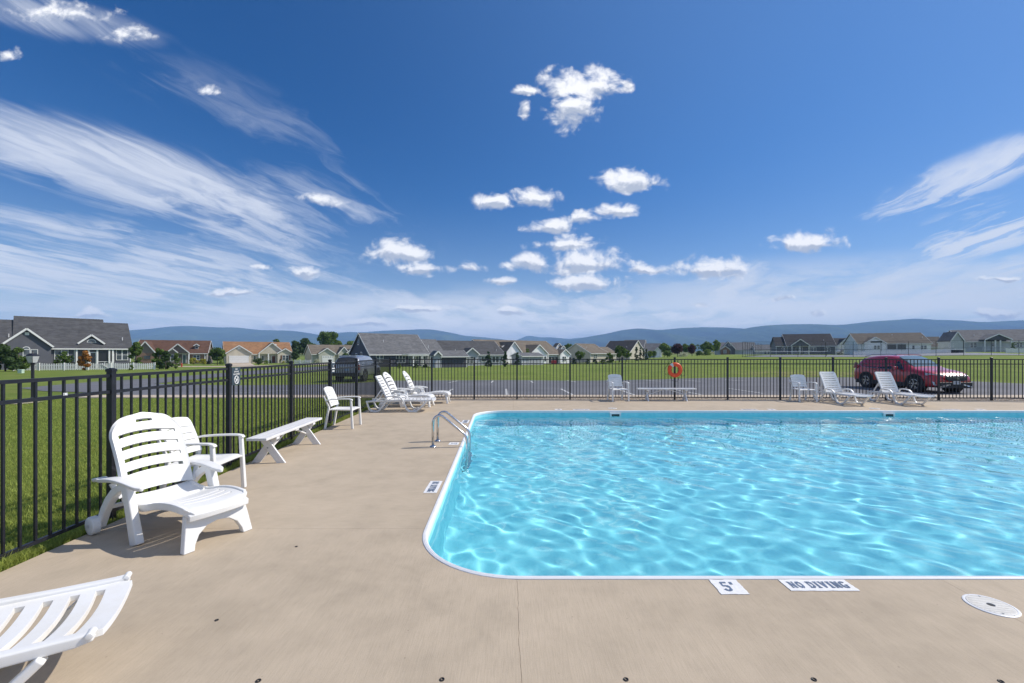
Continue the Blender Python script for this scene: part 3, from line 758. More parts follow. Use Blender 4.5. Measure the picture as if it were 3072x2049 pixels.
for i, (px, py, lab) in enumerate([(775, 2043, 'small dark deck anchor socket nearest the cut-off lounger'), (1326, 2039, 'small dark deck anchor socket across the deck crack from the pool depth panel'), (1878, 2039, 'small dark deck anchor socket between the deck crack and the depth panel side'),
                                   (2442, 2039, 'small dark deck anchor socket below the NO DIVING panel'), (3003, 2045, 'small dark deck anchor socket below the cream lid'), (650, 1861, 'small dark deck anchor socket between the two near loungers'), (889, 1640, 'small dark deck anchor socket by the rounded pool corner')]):
    Y = EYE * FPX / (py - HY); r = .013 if i < 5 else .011
    o = thing('deck_anchor', lab, 'anchor', (at(px, Y), Y, 0), group='deck anchor sockets')
    MB().lathe([(r, -.01), (r, .003), (r * .8, .004), (r * .7, .002), (r * .3, .002), (r * .3, -.004), (.0003, -.004)], 14).build('socket', M('anchor', (.035, .032, .03), .5, .3, 60, metal=.4), o, smooth=True)

# ---- pool ladder
lad = thing('pool_ladder', 'stainless steel pool ladder with two curved grab rails', 'ladder', (-1.36, 7.42, 0))
for dy in (0, .48):
    P = [(0, dy, 0), (0, dy, .36)]
    for k in range(1, 8):
        a = math.pi - k * R(128) / 7; P.append((.115 + .115 * math.cos(a), dy, .40 + .135 * math.sin(a)))
    P += [(.44, dy, .30), (.53, dy, .225), (.57, dy, .165), (.585, dy, .10), (.59, dy, -.2), (.59, dy, -1.05), (.57, dy, -1.13), (.50, dy, -1.17)]
    MB().tube(P, .0225, 14).build('rail', STEEL, lad, smooth=True)
    MB().lathe([(.058, 0.001), (.058, .006), (.045, .016), (.028, .024), (.024, .03)], 20, (0, dy, 0)).build('escutcheon', STEEL, lad, smooth=True)
for z in (-.42, -.70, -.98):
    MB().box(.545, .635, .01, .47, z - .018, z).build('tread', WHITE, lad, bevel=.006)

# ================================================================ pool fence
def make_fence(name, label, posts, skip_first=False):
    base = Vector((posts[0][0], posts[0][1], 0)); f = thing(name, label, 'fence', base)
    pm = MB().box(-.0255, .0255, -.0255, .0255, -.02, 1.43).build('post', BLK, f); pm.location = Vector((*posts[0], 0)) - base
    capm = MB().hexa([(-.031, -.031, 1.43), (.031, -.031, 1.43), (.031, .031, 1.43), (-.031, .031, 1.43)], [(-.031, -.031, 1.455), (.031, -.031, 1.455), (.031, .031, 1.455), (-.031, .031, 1.455)])
    capm.hexa([(-.031, -.031, 1.455), (.031, -.031, 1.455), (.031, .031, 1.455), (-.031, .031, 1.455)], [(-.01, -.01, 1.466), (.01, -.01, 1.466), (.01, .01, 1.466), (-.01, .01, 1.466)])
    cap = capm.build('cap', BLK, pm)
    ang = []
    for i in range(len(posts)):
        a = Vector(posts[max(i - 1, 0)]); b = Vector(posts[min(i + 1, len(posts) - 1)]); ang.append(math.atan2(b.y - a.y, b.x - a.x))
    pm.rotation_euler.z = ang[0]
    if skip_first: bpy.data.objects.remove(cap); pm.hide_render = False
    for i, p in enumerate(posts[1:], 1):
        o = inst(pm, 'post', f, Vector((*p, 0)) - base, ang[i]); inst(capm_obj(cap, capm), 'cap', o)
    pk = MB().box(-.0085, .0085, -.0085, .0085, .072, 1.388)
    pick = None; bolt = None
    for a, b in zip(posts[:-1], posts[1:]):
        a, b = Vector((*a, 0)), Vector((*b, 0)); d = (b - a).normalized(); L = (b - a).length; rz = math.atan2(d.y, d.x)
        for z in (.08, 1.235, 1.39):
            MB().bar(a - base + d * .0257 + Vector((0, 0, z)), b - base - d * .0257 + Vector((0, 0, z)), .027, .03).build('rail', BLK, f)
        n = max(2, round(L / .1145))
        for k in range(1, n):
            q = a - base + d * (L * k / n)
            if pick is None: pick = pk.build('picket', BLK, f); pick.location = q; pick.rotation_euler.z = rz
            else: inst(pick, 'picket', f, q, rz)
    return f
def capm_obj(cap, mb): return cap
PL_posts = [(fenceX(2.34 + 1.84 * i), 2.34 + 1.84 * i) for i in range(8)]
far_px = [1295.6, 1422.7, 1551, 1710, 1866.5, 2024, 2182.7, 2340.6, 2499, 2658, 2816, 2974.5]
def fy(x): return YFf(x) + .09
PF_posts = [PL_posts[-1]]
for p in far_px:
    Y = 15.0
    for _ in range(5): Y = fy(at(p, Y))
    PF_posts.append((at(p, Y), Y))
PF_posts.append((18.35, fy(18.35))); PF_posts.append((19.8, fy(19.8)))
fl = make_fence('picket_fence', 'black aluminium fence along the grass with warning signs, beside armchairs and bench', PL_posts)
ff = make_fence('picket_fence', 'black aluminium fence across the far deck with an orange life ring', PF_posts)
# the corner post belongs to the side run only
for o in [c for c in ff.children if c.name.startswith('post')]:
    if o.location.length < .001:
        for ch in list(o.children): bpy.data.objects.remove(ch)
        bpy.data.objects.remove(o)

# ---- signs on the side fence
def fence_sign(Y0, name_lines, symbol, label):
    Yc = Y0 + .125; X = fenceX(Yc) + .016
    o = thing('warning_sign', label, 'sign', (X, Yc, 1.155), R(90) + math.atan(.0381))
    MB().box(-.10, .10, -.006, 0, 0, .25).build('board', SLATE, o, bevel=.002)
    for (txt, z, w, h) in name_lines:
        mb = MB()
        if txt: serif_text(mb, txt, w, h); mb.v = [(x, -.0085, z + y) for x, y, _ in mb.v]
        else: mb.box(-w / 2, w / 2, -.0085, -.007, z - h / 2, z + h / 2)
        mb.build('lettering', WHITE, o, fixn=False)
    if symbol:
        mb = MB(); c = (0, .072); mb.tube([(.05 * math.cos(2 * math.pi * k / 32), -.0085, c[1] + .055 * math.sin(2 * math.pi * k / 32)) for k in range(32)], .006, 6, True)
        mb.bar((-.034, -.0085, c[1] - .04), (.034, -.0085, c[1] + .04), .004, .010)
        mb.build('prohibition_ring', WHITE, o)
        MB().bar((-.03, -.0085, c[1] + .03), (-.004, -.0085, c[1] - .004), .003, .008).bar((-.004, -.0085, c[1] - .004), (.02, -.0085, c[1] - .036), .003, .010, w2=.003, h2=.006).lathe([(.0005, -.010), (.009, -.0095), (.009, -.007)], 10, (.022, 0, c[1] - .002), axis='y').build('diver_figure', WHITE, o)
p1 = PL_posts[2]
fence_sign(PL_posts[2][1] + .015, [('NO', .225, .05, .022), ('DIVING', .19, .105, .022), ('ALLOWED', .155, .15, .024)], True, 'dark slate NO DIVING ALLOWED sign with crossed-out diver on the fence')
fence_sign(PL_posts[4][1] + .015, [('', .238, .16, .016), ('&', .165, .05, .03), ('', .105, .16, .022), ('', .045, .13, .024)], False, 'small dark slate sign with an ampersand on the fence behind an armchair')
clip = thing('fence_clip', 'small clear plastic tag clipped on a fence picket near the cut-off lounger', 'tag', (fenceX(3.72) + .012, 3.72, 1.255), R(90))
MB().box(-.019, .019, -.004, 0, -.012, .012).build('tag_plate', M('clear_plastic', (.45, .46, .47), .2, .1, 20), clip, bevel=.003)
MB().box(-.010, .004, -.009, -.004, -.008, .008).build('tag_clasp', WHITE, clip, bevel=.002)

# ---- life ring
lr = thing('life_ring', 'orange ring buoy hung on a post of the far fence', 'life ring', (at(2026, 14.8), fy(5.6) - .085, 1.03))
ORG = M('buoy_orange', (.80, .085, .02), .42, .12, 8, dirt=(9, .25, (.6, .16, .06)))
MB().loft([[((.19 + .066 * math.cos(b)) * math.cos(a), .045 * math.sin(b), (.19 + .066 * math.cos(b)) * math.sin(a)) for b in [2 * math.pi * j / 14 for j in range(14)]] for a in [2 * math.pi * i / 48 for i in range(48)]], closed=True).build('ring', ORG, lr, smooth=True)
lb = MB()
a0, a1 = R(112), R(136)
G = []
for i in range(7):
    a = a0 + (a1 - a0) * i / 6
    G.append([((.19 + .069 * math.cos(b)) * math.cos(a), .048 * math.sin(b), (.19 + .069 * math.cos(b)) * math.sin(a)) for b in [R(-165) + R(150) * j / 8 for j in range(9)]])
for i in range(6):
    for j in range(8): lb.add([G[i][j], G[i + 1][j], G[i + 1][j + 1], G[i][j + 1]], [(0, 1, 2, 3)])
lb.build('paper_label', M('label_paper', (.62, .64, .62), .7, .12, 60), lr)
rp = random.Random(4)
def rope(pts, n=10):
    P = []
    for i in range(len(pts) - 1):
        p0, p1_, p2, p3 = [Vector(pts[max(0, min(len(pts) - 1, k))]) for k in (i - 1, i, i + 1, i + 2)]
        for k in range(n):
            t = k / n; P.append(.5 * ((2 * p1_) + (-p0 + p2) * t + (2 * p0 - 5 * p1_ + 4 * p2 - p3) * t * t + (-p0 + 3 * p1_ - 3 * p2 + p3) * t ** 3))
    return P + [Vector(pts[-1])]
ROPE = M('dark_rope', (.03, .03, .032), .9, .3, 60)
MB().tube(rope([(-.13, .06, .36), (-.20, .05, .22), (-.30, .05, .08), (-.345, .04, -.08), (-.28, .03, -.17), (-.19, .03, -.17), (-.15, .02, -.25), (-.09, .02, -.36), (.02, .0, -.39), (.11, .02, -.37), (.165, .03, -.22)]), .0055, 6).build('grab_rope', ROPE, lr, smooth=True)
MB().tube(rope([(.07, .06, .36), (.15, .05, .2), (.27, .05, .1), (.335, .04, -.07), (.32, .03, -.20), (.24, .03, -.21), (.17, .03, -.17)]), .0055, 6).build('grab_rope', ROPE, lr, smooth=True)

# ================================================================ furniture
def make_armchair():
    t = thing('armchair', 'x', 'armchair', group='white resin armchairs')
    W = .235
    Tt = brk(0, 1, 10, [.03, .165, .178, .345, .358, .53, .543, .715, .728])
    Ss = brk(-1, 1, 10, [-.84, .84])
    holes = [(-.84, .84, .165, .178), (-.84, .84, .345, .358), (-.84, .84, .53, .543), (-.84, .84, .715, .728)]
    def back(s, u):
        arch = .022 * (1 - s * s) * u; lean = .155 * u - .03 * u * (1 - u)
        w = W * (1 - .12 * max(0, (u - .82) / .18) ** 2.2 + .04 * u)
        return (-.205 - lean - .035 * (1 - s * s), s * w, .465 + .385 * u + arch)
    MB().grid(Ss, Tt, back, holes).build('backrest', PL, t, solid=.02, bevel=.005, off=-1)
    def seat(s, u):
        f = -.235 + .50 * u; w = .235 + .03 * u
        z = .425 - .022 * (1 - s * s) * (1 - (2 * u - .9) ** 2) - .028 * max(0, (u - .84) / .16) ** 2 - .012 * abs(s) ** 6
        return (f, s * w, z)
    MB().grid(brk(-1, 1, 10), brk(0, 1, 10), seat).build('seat', PL, t, solid=.022, bevel=.006, off=-1)
    MB().bar((-.235, 0, .40), (.235, 0, .388), .44, .02).build('seat_apron', PL, t)
    for y in (-1, 1):
        MB().bar((.268, y * .272, 0), (.235, y * .268, .625), .05, .046, (1, 0, 0), .042, .042).build('leg', PL, t, bevel=.01)
        MB().bar((-.315, y * .255, 0), (-.232, y * .24, .47), .052, .044, (1, 0, 0), .045, .04).build('leg', PL, t, bevel=.01)
        MB().strap([(-.30, .60), (-.2, .622), (-.05, .632), (.1, .636), (.20, .634), (.252, .622), (.268, .60)], y * .268, .058, .022).build('armrest', PL, t, bevel=.008)
        MB().bar((-.232, y * .243, .46), (-.345, y * .245, .70), .03, .035, (1, 0, 0), .022, .03).build('back_post', PL, t, bevel=.008)
    return t

def make_lounger_a(seat_len):
    """folding sun lounger: arched slots, armrests on splayed legs, wheels at the back"""
    t = thing('sun_lounger', 'x', 'sun lounger', group='white folding sun loungers')
    holes = [(-.80, .80, a, a + .046) for a in (.24, .40, .56, .72)] + [(-.25, .25, .875, .915)]
    Tt = brk(0, 1, 14, [h[2] for h in holes] + [h[3] for h in holes] + [.80, .83, .945, .965, .98, .988, .994, .998])
    Ss = brk(-1, 1, 16, [-.80, .80, -.25, .25, -.93, .93, -.97, .97, -.86, .86])
    def back(s, u):
        dt = (1 - u) * .635; rc = .15; w = .290 - (0 if dt >= rc else rc - math.sqrt(max(0, rc * rc - (rc - dt) ** 2)))
        arch = .05 * (1 - (s * w / .29) ** 2) * (.35 + .65 * u)
        x = .26 - .30 * u + .045 * math.sin(math.pi * u) * .6 - .022 * (1 - s * s) + .018 * abs(s) ** 8
        return (x, s * w, .335 + .635 * u + arch)
    MB().grid(Ss, Tt, back, holes).build('backrest', PL, t, solid=.03, bevel=.006, off=1)
    L = seat_len
    sh = [(-.72, .72, a, a + .016) for a in (.62, .71, .80)]
    def seat(s, u):
        x = .25 + L * u + .05 * (1 - s * s) * max(0, u - .35)
        w = .28 - .03 * max(0, (u - .3)) - .05 * max(0, (u - .93) / .07) ** 2
        dip = -.045 * math.sin(math.pi * min(1, u / .52)) if u < .52 else .022 * math.sin(math.pi * (u - .52) / .48)
        z = .34 + dip - .02 * (1 - s * s) - .04 * max(0, (u - .955) / .045) ** 2
        return (x, s * w, z)
    MB().grid(brk(-1, 1, 14, [-.8, .8]), brk(0, 1, 20, [h[2] for h in sh] + [h[3] for h in sh]), seat, sh).build('seat', PL, t, solid=.016, bevel=.004, off=-1)
    e = .25 + L
    for y in (-1, 1):
        path = [seat(y * .97, u) for u in [i / 12 for i in range(13)]]
        mb = MB(); rings = []
        for (x, yy, z) in path: rings.append([(x, yy + y * .012, z + .012), (x, yy - y * .018, z + .010), (x, yy - y * .016, z - .05), (x, yy + y * .010, z - .05)])
        mb.loft(rings).build('seat_rim', PL, t, bevel=.007)
    fp = seat(0, .985)
    rings = [(e + .02 - .05 * (s * s), s * .245, fp[2] + .006 - .010 * s * s) for s in [i / 8 - 1 for i in range(17)]]
    MB().loft([[(x + .022, y, z - .006), (x - .01, y, z + .006), (x - .01, y, z - .05), (x + .018, y, z - .055)] for x, y, z in rings]).build('seat_rim', PL, t, bevel=.007)
    leg = [(-.285, 0), (-.20, 0), (-.19, .05), (-.155, .115), (-.09, .165), (0, .182), (.09, .165), (.155, .115), (.19, .05), (.20, 0), (.285, 0), (.262, .16), (.24, .285), (0, .27), (-.24, .285)]
    lo = MB().extr(leg, 'x', -.028, .028)
    lo.v = [(x + e - .09 + .05 * (1 - z / .28), y, z) for x, y, z in lo.v]
    lo.build('foot_leg', PL, t, bevel=.009)
    for y in (-1, 1):
        pts = []
        for k in range(21):
            u = k / 20; x = -.02 + .70 * u; w = .042 + .026 * math.sin(math.pi * min(1, u * .75 + .25)) * u + (.0 if u < .9 else -.03 * ((u - .9) / .1) ** 2)
            pts.append((x, w, .475 + .045 * math.sin(math.pi * u * .95) + (.012 if u < .15 else 0), .345 - .02 * u))
        MB().loft([[(x, y * c - w, z), (x, y * c + w, z), (x, y * c + w * .8, z - .034), (x, y * c - w * .8, z - .034)] for x, w, z, c in pts]).build('armrest', PL, t, bevel=.011, seg=3)
        mb = MB(); P = [((.47 + .16 * u), (.49 - .49 * u)) for u in [i / 6 for i in range(7)]]
        mb.strap(P, y * .335, .062, [.105, .098, .096, .10, .105, .112, .118]).build('leg', PL, t, bevel=.012)
        P = [(.47, .475), (.38, .445), (.28, .39), (.19, .31), (.115, .215), (.06, .12), (.03, .06)]
        MB().strap(P, y * .335, .06, [.06, .068, .074, .076, .074, .07, .062]).build('rear_strut', PL, t, bevel=.012)
        wo = MB().lathe([(.0005, -.034), (.05, -.034), (.074, -.03), (.08, -.022), (.08, .022), (.074, .03), (.05, .033), (.03, .027), (.0005, .027)], 28, axis='y')
        w_ = wo.build('wheel', PL, t, smooth=False, bevel=.003); w_.location = (.02, y * .385, .08)
        MB().lathe([(.0005, y * .034), (.016, y * .034), (.018, y * .024)], 14, axis='y').build('hub', PL, w_)
        MB().bar((.02, y * .31, .08), (.02, y * .36, .08), .02, .02).build('axle', PL, t)
        MB().bar((.27, y * .29, .33), (.24, y * .345, .47), .04, .03, (1, 0, 0)).build('hinge_bracket', PL, t, bevel=.006)
    MB().bar((.14, -.335, .24), (.14, .335, .24), .035, .035).build('cross_bar', PL, t, bevel=.006)
    MB().bar((.52, -.335, .285), (.52, .335, .285), .035, .03).build('cross_bar', PL, t, bevel=.006)
    return t

def make_lounger_b():
    """slatted sun lounger: loop legs, loop armrests, adjustable back"""
    t = thing('sun_lounger', 'x', 'sun lounger', group='white slatted sun loungers')
    nb = 8; holes = [(-.76, .76, .085 + i * .112, .085 + i * .112 + .026) for i in range(nb)]
    Tt = brk(0, 1, 10, [h[2] for h in holes] + [h[3] for h in holes] + [.97])
    def back(s, u):
        w = .275 - .008 * u - .05 * max(0, (u - .94) / .06) ** 2 * 1.0
        return (.56 - .33 * u - .018 * (1 - s * s) + .012 * math.sin(math.pi * u), s * w, .325 + .65 * u - .012 * (1 - s * s))
    MB().grid(brk(-1, 1, 12, [-.76, .76]), Tt, back, holes).build('backrest', PL, t, solid=.034, bevel=.006, off=1)
    ns = 11; sh = [(-.78, .78, .07 + i * .081, .07 + i * .081 + .031) for i in range(ns)]
    def seat(s, u):
        x = .55 + 1.27 * u + .024 * (1 - s * s) * (.3 + .7 * u) * (1 - .75 * max(0, (u - .9) / .1))
        w = .275 - .03 * max(0, (u - .88) / .12) ** 2
        return (x, s * w, .315 + .035 * math.sin(math.pi * min(1, u * 1.7 + .05)) * .6 + .01 * u - .02 * (1 - s * s))
    MB().grid(brk(-1, 1, 12, [-.78, .78]), brk(0, 1, 12, [h[2] for h in sh] + [h[3] for h in sh]), seat, sh).build('seat', PL, t, solid=.03, bevel=.005, off=-1)
    for y in (-1, 1):
        MB().strap([(.0, .285), (.25, .30), (.55, .305), (.9, .315), (1.2, .315), (1.5, .31), (1.74, .315), (1.80, .325)], y * .285, .05, [.045, .05, .055, .055, .055, .055, .05, .04]).build('side_rail', PL, t, bevel=.01)
        MB().strap([(.03, .28), (.05, .20), (.09, .10), (.15, .03), (.22, .022), (.30, .022), (.37, .05), (.43, .13), (.50, .22), (.56, .29)], y * .295, .06, [.04, .04, .042, .05, .045, .045, .05, .042, .04, .04]).build('leg_loop', PL, t, bevel=.01)
        P = [(.53, .30), (.54, .37), (.58, .42), (.68, .438), (.80, .435), (.90, .42), (.97, .37), (1.02, .29), (1.06, .19), (1.11, .08), (1.17, .025), (1.27, .02), (1.36, .022), (1.44, .08), (1.53, .18), (1.64, .285)]
        MB().strap(P, y * .305, .058, [.038, .036, .036, .036, .036, .036, .038, .04, .042, .05, .055, .045, .05, .042, .04, .04]).build('leg_loop', PL, t, bevel=.01)
        MB().bar((.42, y * .25, .62), (.20, y * .27, .30), .03, .035, (0, 1, 0)).build('back_prop', PL, t, bevel=.006)
        MB().lathe([(.0005, -.03), (.016, -.03), (.016, .03), (.0005, .03)], 12, (1.79, y * .29, .335), axis='y').build('end_knob', PL, t, smooth=False, bevel=.004)
    MB().bar((.2, -.285, .295), (.2, .285, .295), .05, .03).build('cross_bar', PL, t, bevel=.006)
    MB().bar((1.3, -.295, .05), (1.3, .295, .05), .03, .04).build('cross_bar', PL, t, bevel=.006)
    return t

def make_bench():
    t = thing('bench', 'x', 'bench', group='white wooden benches')       # along local x, 1.96 m
    for i in (-1, 0, 1):
        MB().box(-.98, .98, i * .094 - .0455, i * .094 + .0455, .385, .422).build('plank', WOODW, t, bevel=.004)
    for s in (-1, 1):
        x = s * .64
        MB().box(x - .045, x + .045, -.135, .135, .345, .384).build('cleat', WOODW, t, bevel=.003)
        for k, y in enumerate((-1, 1)):
            off = (k - .5) * .037
            b = [(x + off - .018, y * .19 - .062, 0), (x + off + .018, y * .19 - .062, 0), (x + off + .018, y * .19 + .062, 0), (x + off - .018, y * .19 + .062, 0)]
            tp = [(x + off - .018, -y * .055 - .062, .345), (x + off + .018, -y * .055 - .062, .345), (x + off + .018, -y * .055 + .062, .345), (x + off - .018, -y * .055 + .062, .345)]
            lg = MB().hexa(b, tp).build('leg', WOODW, t, bevel=.003)
        MB().lathe([(.0005, -.044), (.009, -.044), (.011, -.038), (.011, .038), (.009, .044), (.0005, .044)], 10, (x, 0, .225), axis='x').build('bolt', GALV, t)
        MB().bar((x - s * .04, 0, .20), (s * .10, 0, .378), .035, .022).build('brace', WOODW, t, bevel=.002)
    MB().box(-.06, .06, -.13, .13, .362, .384).build('cleat', WOODW, t, bevel=.003)
    return t

ch = make_armchair()
chairs = [((-3.46, 4.88, 0), R(3), 'white resin armchair tucked behind the wheeled lounger by the fence'),
          ((-3.655, 9.40, 0), R(2), 'white resin armchair by the fence, alone beyond the low bench'),
          ((3.57, 14.55, 0), R(-84), 'white resin armchair at the far fence beside the life-ring bench'),
          ((9.73, 14.42, 0), R(-94), 'white resin armchair at the far fence beside the slatted loungers')]
for i, (l, r, lab) in enumerate(chairs): place(ch if i == 0 else copy_tree(ch), l, r, lab)
la = make_lounger_a(.96)
place(la, (-3.575, 4.19, 0), math.atan2(-.42, .907), 'white wheeled lounger with arched back slots and short seat on the near deck')
lb_ = make_lounger_a(1.20)
place(lb_, (-3.84, 13.15, 0), R(-4), 'white wheeled lounger between a slatted lounger and another wheeled one')
place(copy_tree(lb_), (-3.47, 13.98, 0), R(1), 'white wheeled lounger with arched back slots in the fence corner')
lc = make_lounger_b()
place(lc, (-3.98, 12.02, 0), R(1.5), 'white slatted lounger by the side fence, before two wheeled loungers')
place(copy_tree(lc), (10.62, 14.82, 0), R(-90), 'white slatted lounger next to an armchair at the far fence')
place(copy_tree(lc), (12.45, 14.76, 0), R(-91), 'white slatted lounger standing before the red car')
th = math.atan2(.49, .87)
place(copy_tree(lc), (-2.03 - 1.82 * math.cos(th), 2.23 - 1.82 * math.sin(th), 0), th, 'white slatted lounger cut off by the picture edge, its foot on the near deck')
bn = make_bench()
place(bn, (-3.60, 6.98, 0), R(92.5), 'white plank bench along the side fence between two armchairs')
place(copy_tree(bn), (5.21, 14.60, 0), R(-1), 'white plank bench under the orange life ring at the far fence')

# ================================================================ houses
S_CHAR = mat_siding('siding_charcoal', (.105, .108, .128)); S_NAVY = mat_siding('siding_navy', (.062, .068, .092)); S_TAUPE = mat_siding('siding_taupe', (.20, .165, .135))
S_TAN = mat_siding('siding_tan', (.58, .52, .42)); S_SAGE = mat_siding('siding_sage', (.48, .48, .40)); S_GREY = mat_siding('siding_grey', (.40, .42, .46)); S_WHITE = mat_siding('siding_white', (.88, .88, .90))
S_BEIGE = mat_siding('siding_beige', (.55, .50, .41)); S_LGREY = mat_siding('siding_light_grey', (.50, .53, .54)); BRICK = M('brick_veneer', (.24, .15, .105), .85, .3, 7, .5, 30)
R_DARK = mat_roof('roof_charcoal', (.08, .081, .085)); R_BROWN = mat_roof('roof_brown', (.115, .064, .045)); R_ORANGE = mat_roof('roof_orange', (.27, .15, .08))
R_TAN = mat_roof('roof_tan', (.165, .14, .11)); R_GREY = mat_roof('roof_grey', (.135, .137, .143)); R_BLACK = mat_roof('roof_black', (.045, .045, .050)); R_DTAN = mat_roof('roof_dark_tan', (.12, .105, .088))
SHUT = M('shutter_brown', (.16, .07, .04), .6); DOORR = M('door_red_brown', (.13, .045, .028), .5); DOORT = M('door_teal', (.05, .10, .10), .4); DOORD = M('garage_dark', (.06, .06, .065), .6)

class House:
    def __init__(s, name, label, px, depth, th, wall, roof, ground=None):
        s.th = R(th); s.u = Vector((math.cos(s.th), math.sin(s.th))); s.n = Vector((-s.u.y, s.u.x))
        s.O = Vector((at(px, depth), depth)); s.z0 = ghf(*s.O) if ground is None else ground
        s.root = thing(name, label, 'house', (s.O.x, s.O.y, s.z0), s.th); s.wm = wall; s.rm = roof; s.slope = .5; s.e = 2.7; s.y0 = 0
    def sx(s, px, off=0.0):
        t = (px - CX) / FPX; b = s.O + s.n * off; return (t * b.y - b.x) / (s.u.x - t * s.u.y)
    def lam(s, px, off=0.0): return s.O.y + s.n.y * off + s.sx(px, off) * s.u.y
    def zz(s, px, py, off=0.0): return hz(py, s.lam(px, off)) - s.z0
    def chevron(s, mb, axis, c, half, ze, zr, a, b, oh=.35, th=.14):
        sl = (zr - ze) / half
        top = [(c - half - oh, ze - oh * sl + th), (c, zr + th), (c + half + oh, ze - oh * sl + th)]
        bot = [(c + half + oh, ze - oh * sl), (c, zr), (c - half - oh, ze - oh * sl)]
        return mb.extr(top + bot, axis, a, b)
    def block(s, px0, px1, eave_py, ridge_py, deep, off=0.0, wall=None, roof=None, main=True, epx=None, rakes=True):
        x0, x1 = s.sx(px0, off), s.sx(px1, off); pm = (px0 + px1) / 2 if epx is None else epx
        ze = s.zz(pm, eave_py, off) ; ym = off + deep / 2; zr = s.zz(pm, ridge_py, ym) - .14
        sl = (zr - ze) / (deep / 2)
        MB().extr([(off, -.4), (off + deep, -.4), (off + deep, ze), (ym, zr), (off, ze)], 'x', x0, x1).build('wall', wall or s.wm, s.root)
        r = s.chevron(MB(), 'x', ym, deep / 2, ze, zr + .002, x0 - .3, x1 + .3).build('roof', roof or s.rm, s.root)
        oh = .35
        MB().box(x0 - .3, x1 + .3, off - oh - .09, off - oh + .01, ze - oh * sl - .06, ze - oh * sl + .11).build('gutter', WHITE, s.root)
        for x in ((x0 - .315, x1 + .305) if rakes else ()):
            for y2 in (off - oh, off + deep + oh):
                MB().bar((x, y2, ze - oh * sl + .06), (x, ym, zr + .06), .03, .2).build('rake_board', WHITE, s.root)
        for x in (x0 - .012, x1 + .012):
            MB().box(x - .06, x + .06, off - .02, off + .09, -.3, ze).build('corner_board', WHITE, s.root)
        if main: s.slope, s.e, s.y0, s.zr, s.ym = sl, ze, off, zr, ym
        return x0, x1, ze, zr
    def gable(s, px0, px1, apex_py, eave_py, proj, wall=None, roof=None, porch=False, trim=WHITE):
        off = -proj; x0, x1 = s.sx(px0, off), s.sx(px1, off); c = (x0 + x1) / 2; half = (x1 - x0) / 2; pm = (px0 + px1) / 2
        ze = s.zz(pm, eave_py, off); za = s.zz(pm, apex_py, off) - .14
        back = s.y0 + max(.6, min(s.ym - s.y0, (za - s.e) / max(.1, s.slope) + .3))
        low = ze if porch else -.35
        if proj < 0: low = s.e + (off - s.y0) * s.slope - .05
        MB().extr([(x0 + .25, low), (x1 - .25, low), (x1 - .25, ze + .02), (c, za), (x0 + .25, ze + .02)], 'y', off, back).build('gable_wall', wall or s.wm, s.root)
        s.chevron(MB(), 'y', c, half, ze, za + .01, off - .3, back, oh=.0).build('gable_roof', roof or s.rm, s.root)
        for x in (x0, x1):
            MB().bar((x, off - .33, ze + .03), (c, off - .33, za + .04), .05, .24, (0, 0, 1)).build('rake_board', trim, s.root)
        return c, off, ze, za
    def win(s, px0, py0, px1, py1, off=0.0, n=1, rows=2, mat=None, frame=WHITE, fw=.07):
        pm = (px0 + px1) / 2; a, b = s.sx(px0, off), s.sx(px1, off); z1, z0 = s.zz(pm, py0, off), s.zz(pm, py1, off)
        mb = MB().box(a, b, off - .06, off - .012, z1 - fw, z1).box(a, b, off - .08, off - .012, z0, z0 + fw).box(a, a + fw, off - .06, off - .012, z0 + fw, z1 - fw).box(b - fw, b, off - .06, off - .012, z0 + fw, z1 - fw)
        for k in range(1, n):
            x = a + (b - a) * k / n; mb.box(x - fw * .8, x + fw * .8, off - .058, off - .012, z0 + fw, z1 - fw)
        for k in range(1, rows):
            z = z0 + (z1 - z0) * k / rows; mb.box(a + fw, b - fw, off - .05, off - .012, z - .025, z + .025)
        w = mb.build('window', frame, s.root)
        MB().box(a + fw * .5, b - fw * .5, off - .03, off - .005, z0 + fw * .5, z1 - fw * .5).build('pane', mat or PANE, w)
        return w
    def arch(s, px0, px1, base_py, top_py, off=0.0):
        a, b = s.sx(px0, off), s.sx(px1, off); pm = (px0 + px1) / 2; z0, z1 = s.zz(pm, base_py, off), s.zz(pm, top_py, off); c = (a + b) / 2; r = (b - a) / 2; k = (z1 - z0)
        def half(q): return [(c + (r - q) * math.cos(math.pi * i / 12), z0 + q * .5 + (k - q * 1.5) * math.sin(math.pi * i / 12)) for i in range(13)]
        w = MB().extr(half(0), 'y', off - .05, off - .012).build('arched_window', WHITE, s.root)
        MB().extr(half(.09), 'y', off - .062, off - .02).build('pane', PANE, w)
    def door(s, px0, py0, px1, py1, off=0.0, mat=None):
        pm = (px0 + px1) / 2; a, b = s.sx(px0, off), s.sx(px1, off); z1, z0 = s.zz(pm, py0, off), s.zz(pm, py1, off)
        d = MB().box(a, b, off - .05, off - .012, z0, z1).build('door', WHITE, s.root); w = b - a
        MB().box(a + w * .13, b - w * .13, off - .062, off - .03, z0 + .02, z1 - .12).build('door_leaf', mat or DOORR, d)
        MB().box(b - w * .28, b - w * .22, off - .09, off - .062, z0 + (z1 - z0) * .45, z0 + (z1 - z0) * .5).build('handle', GALV, d)
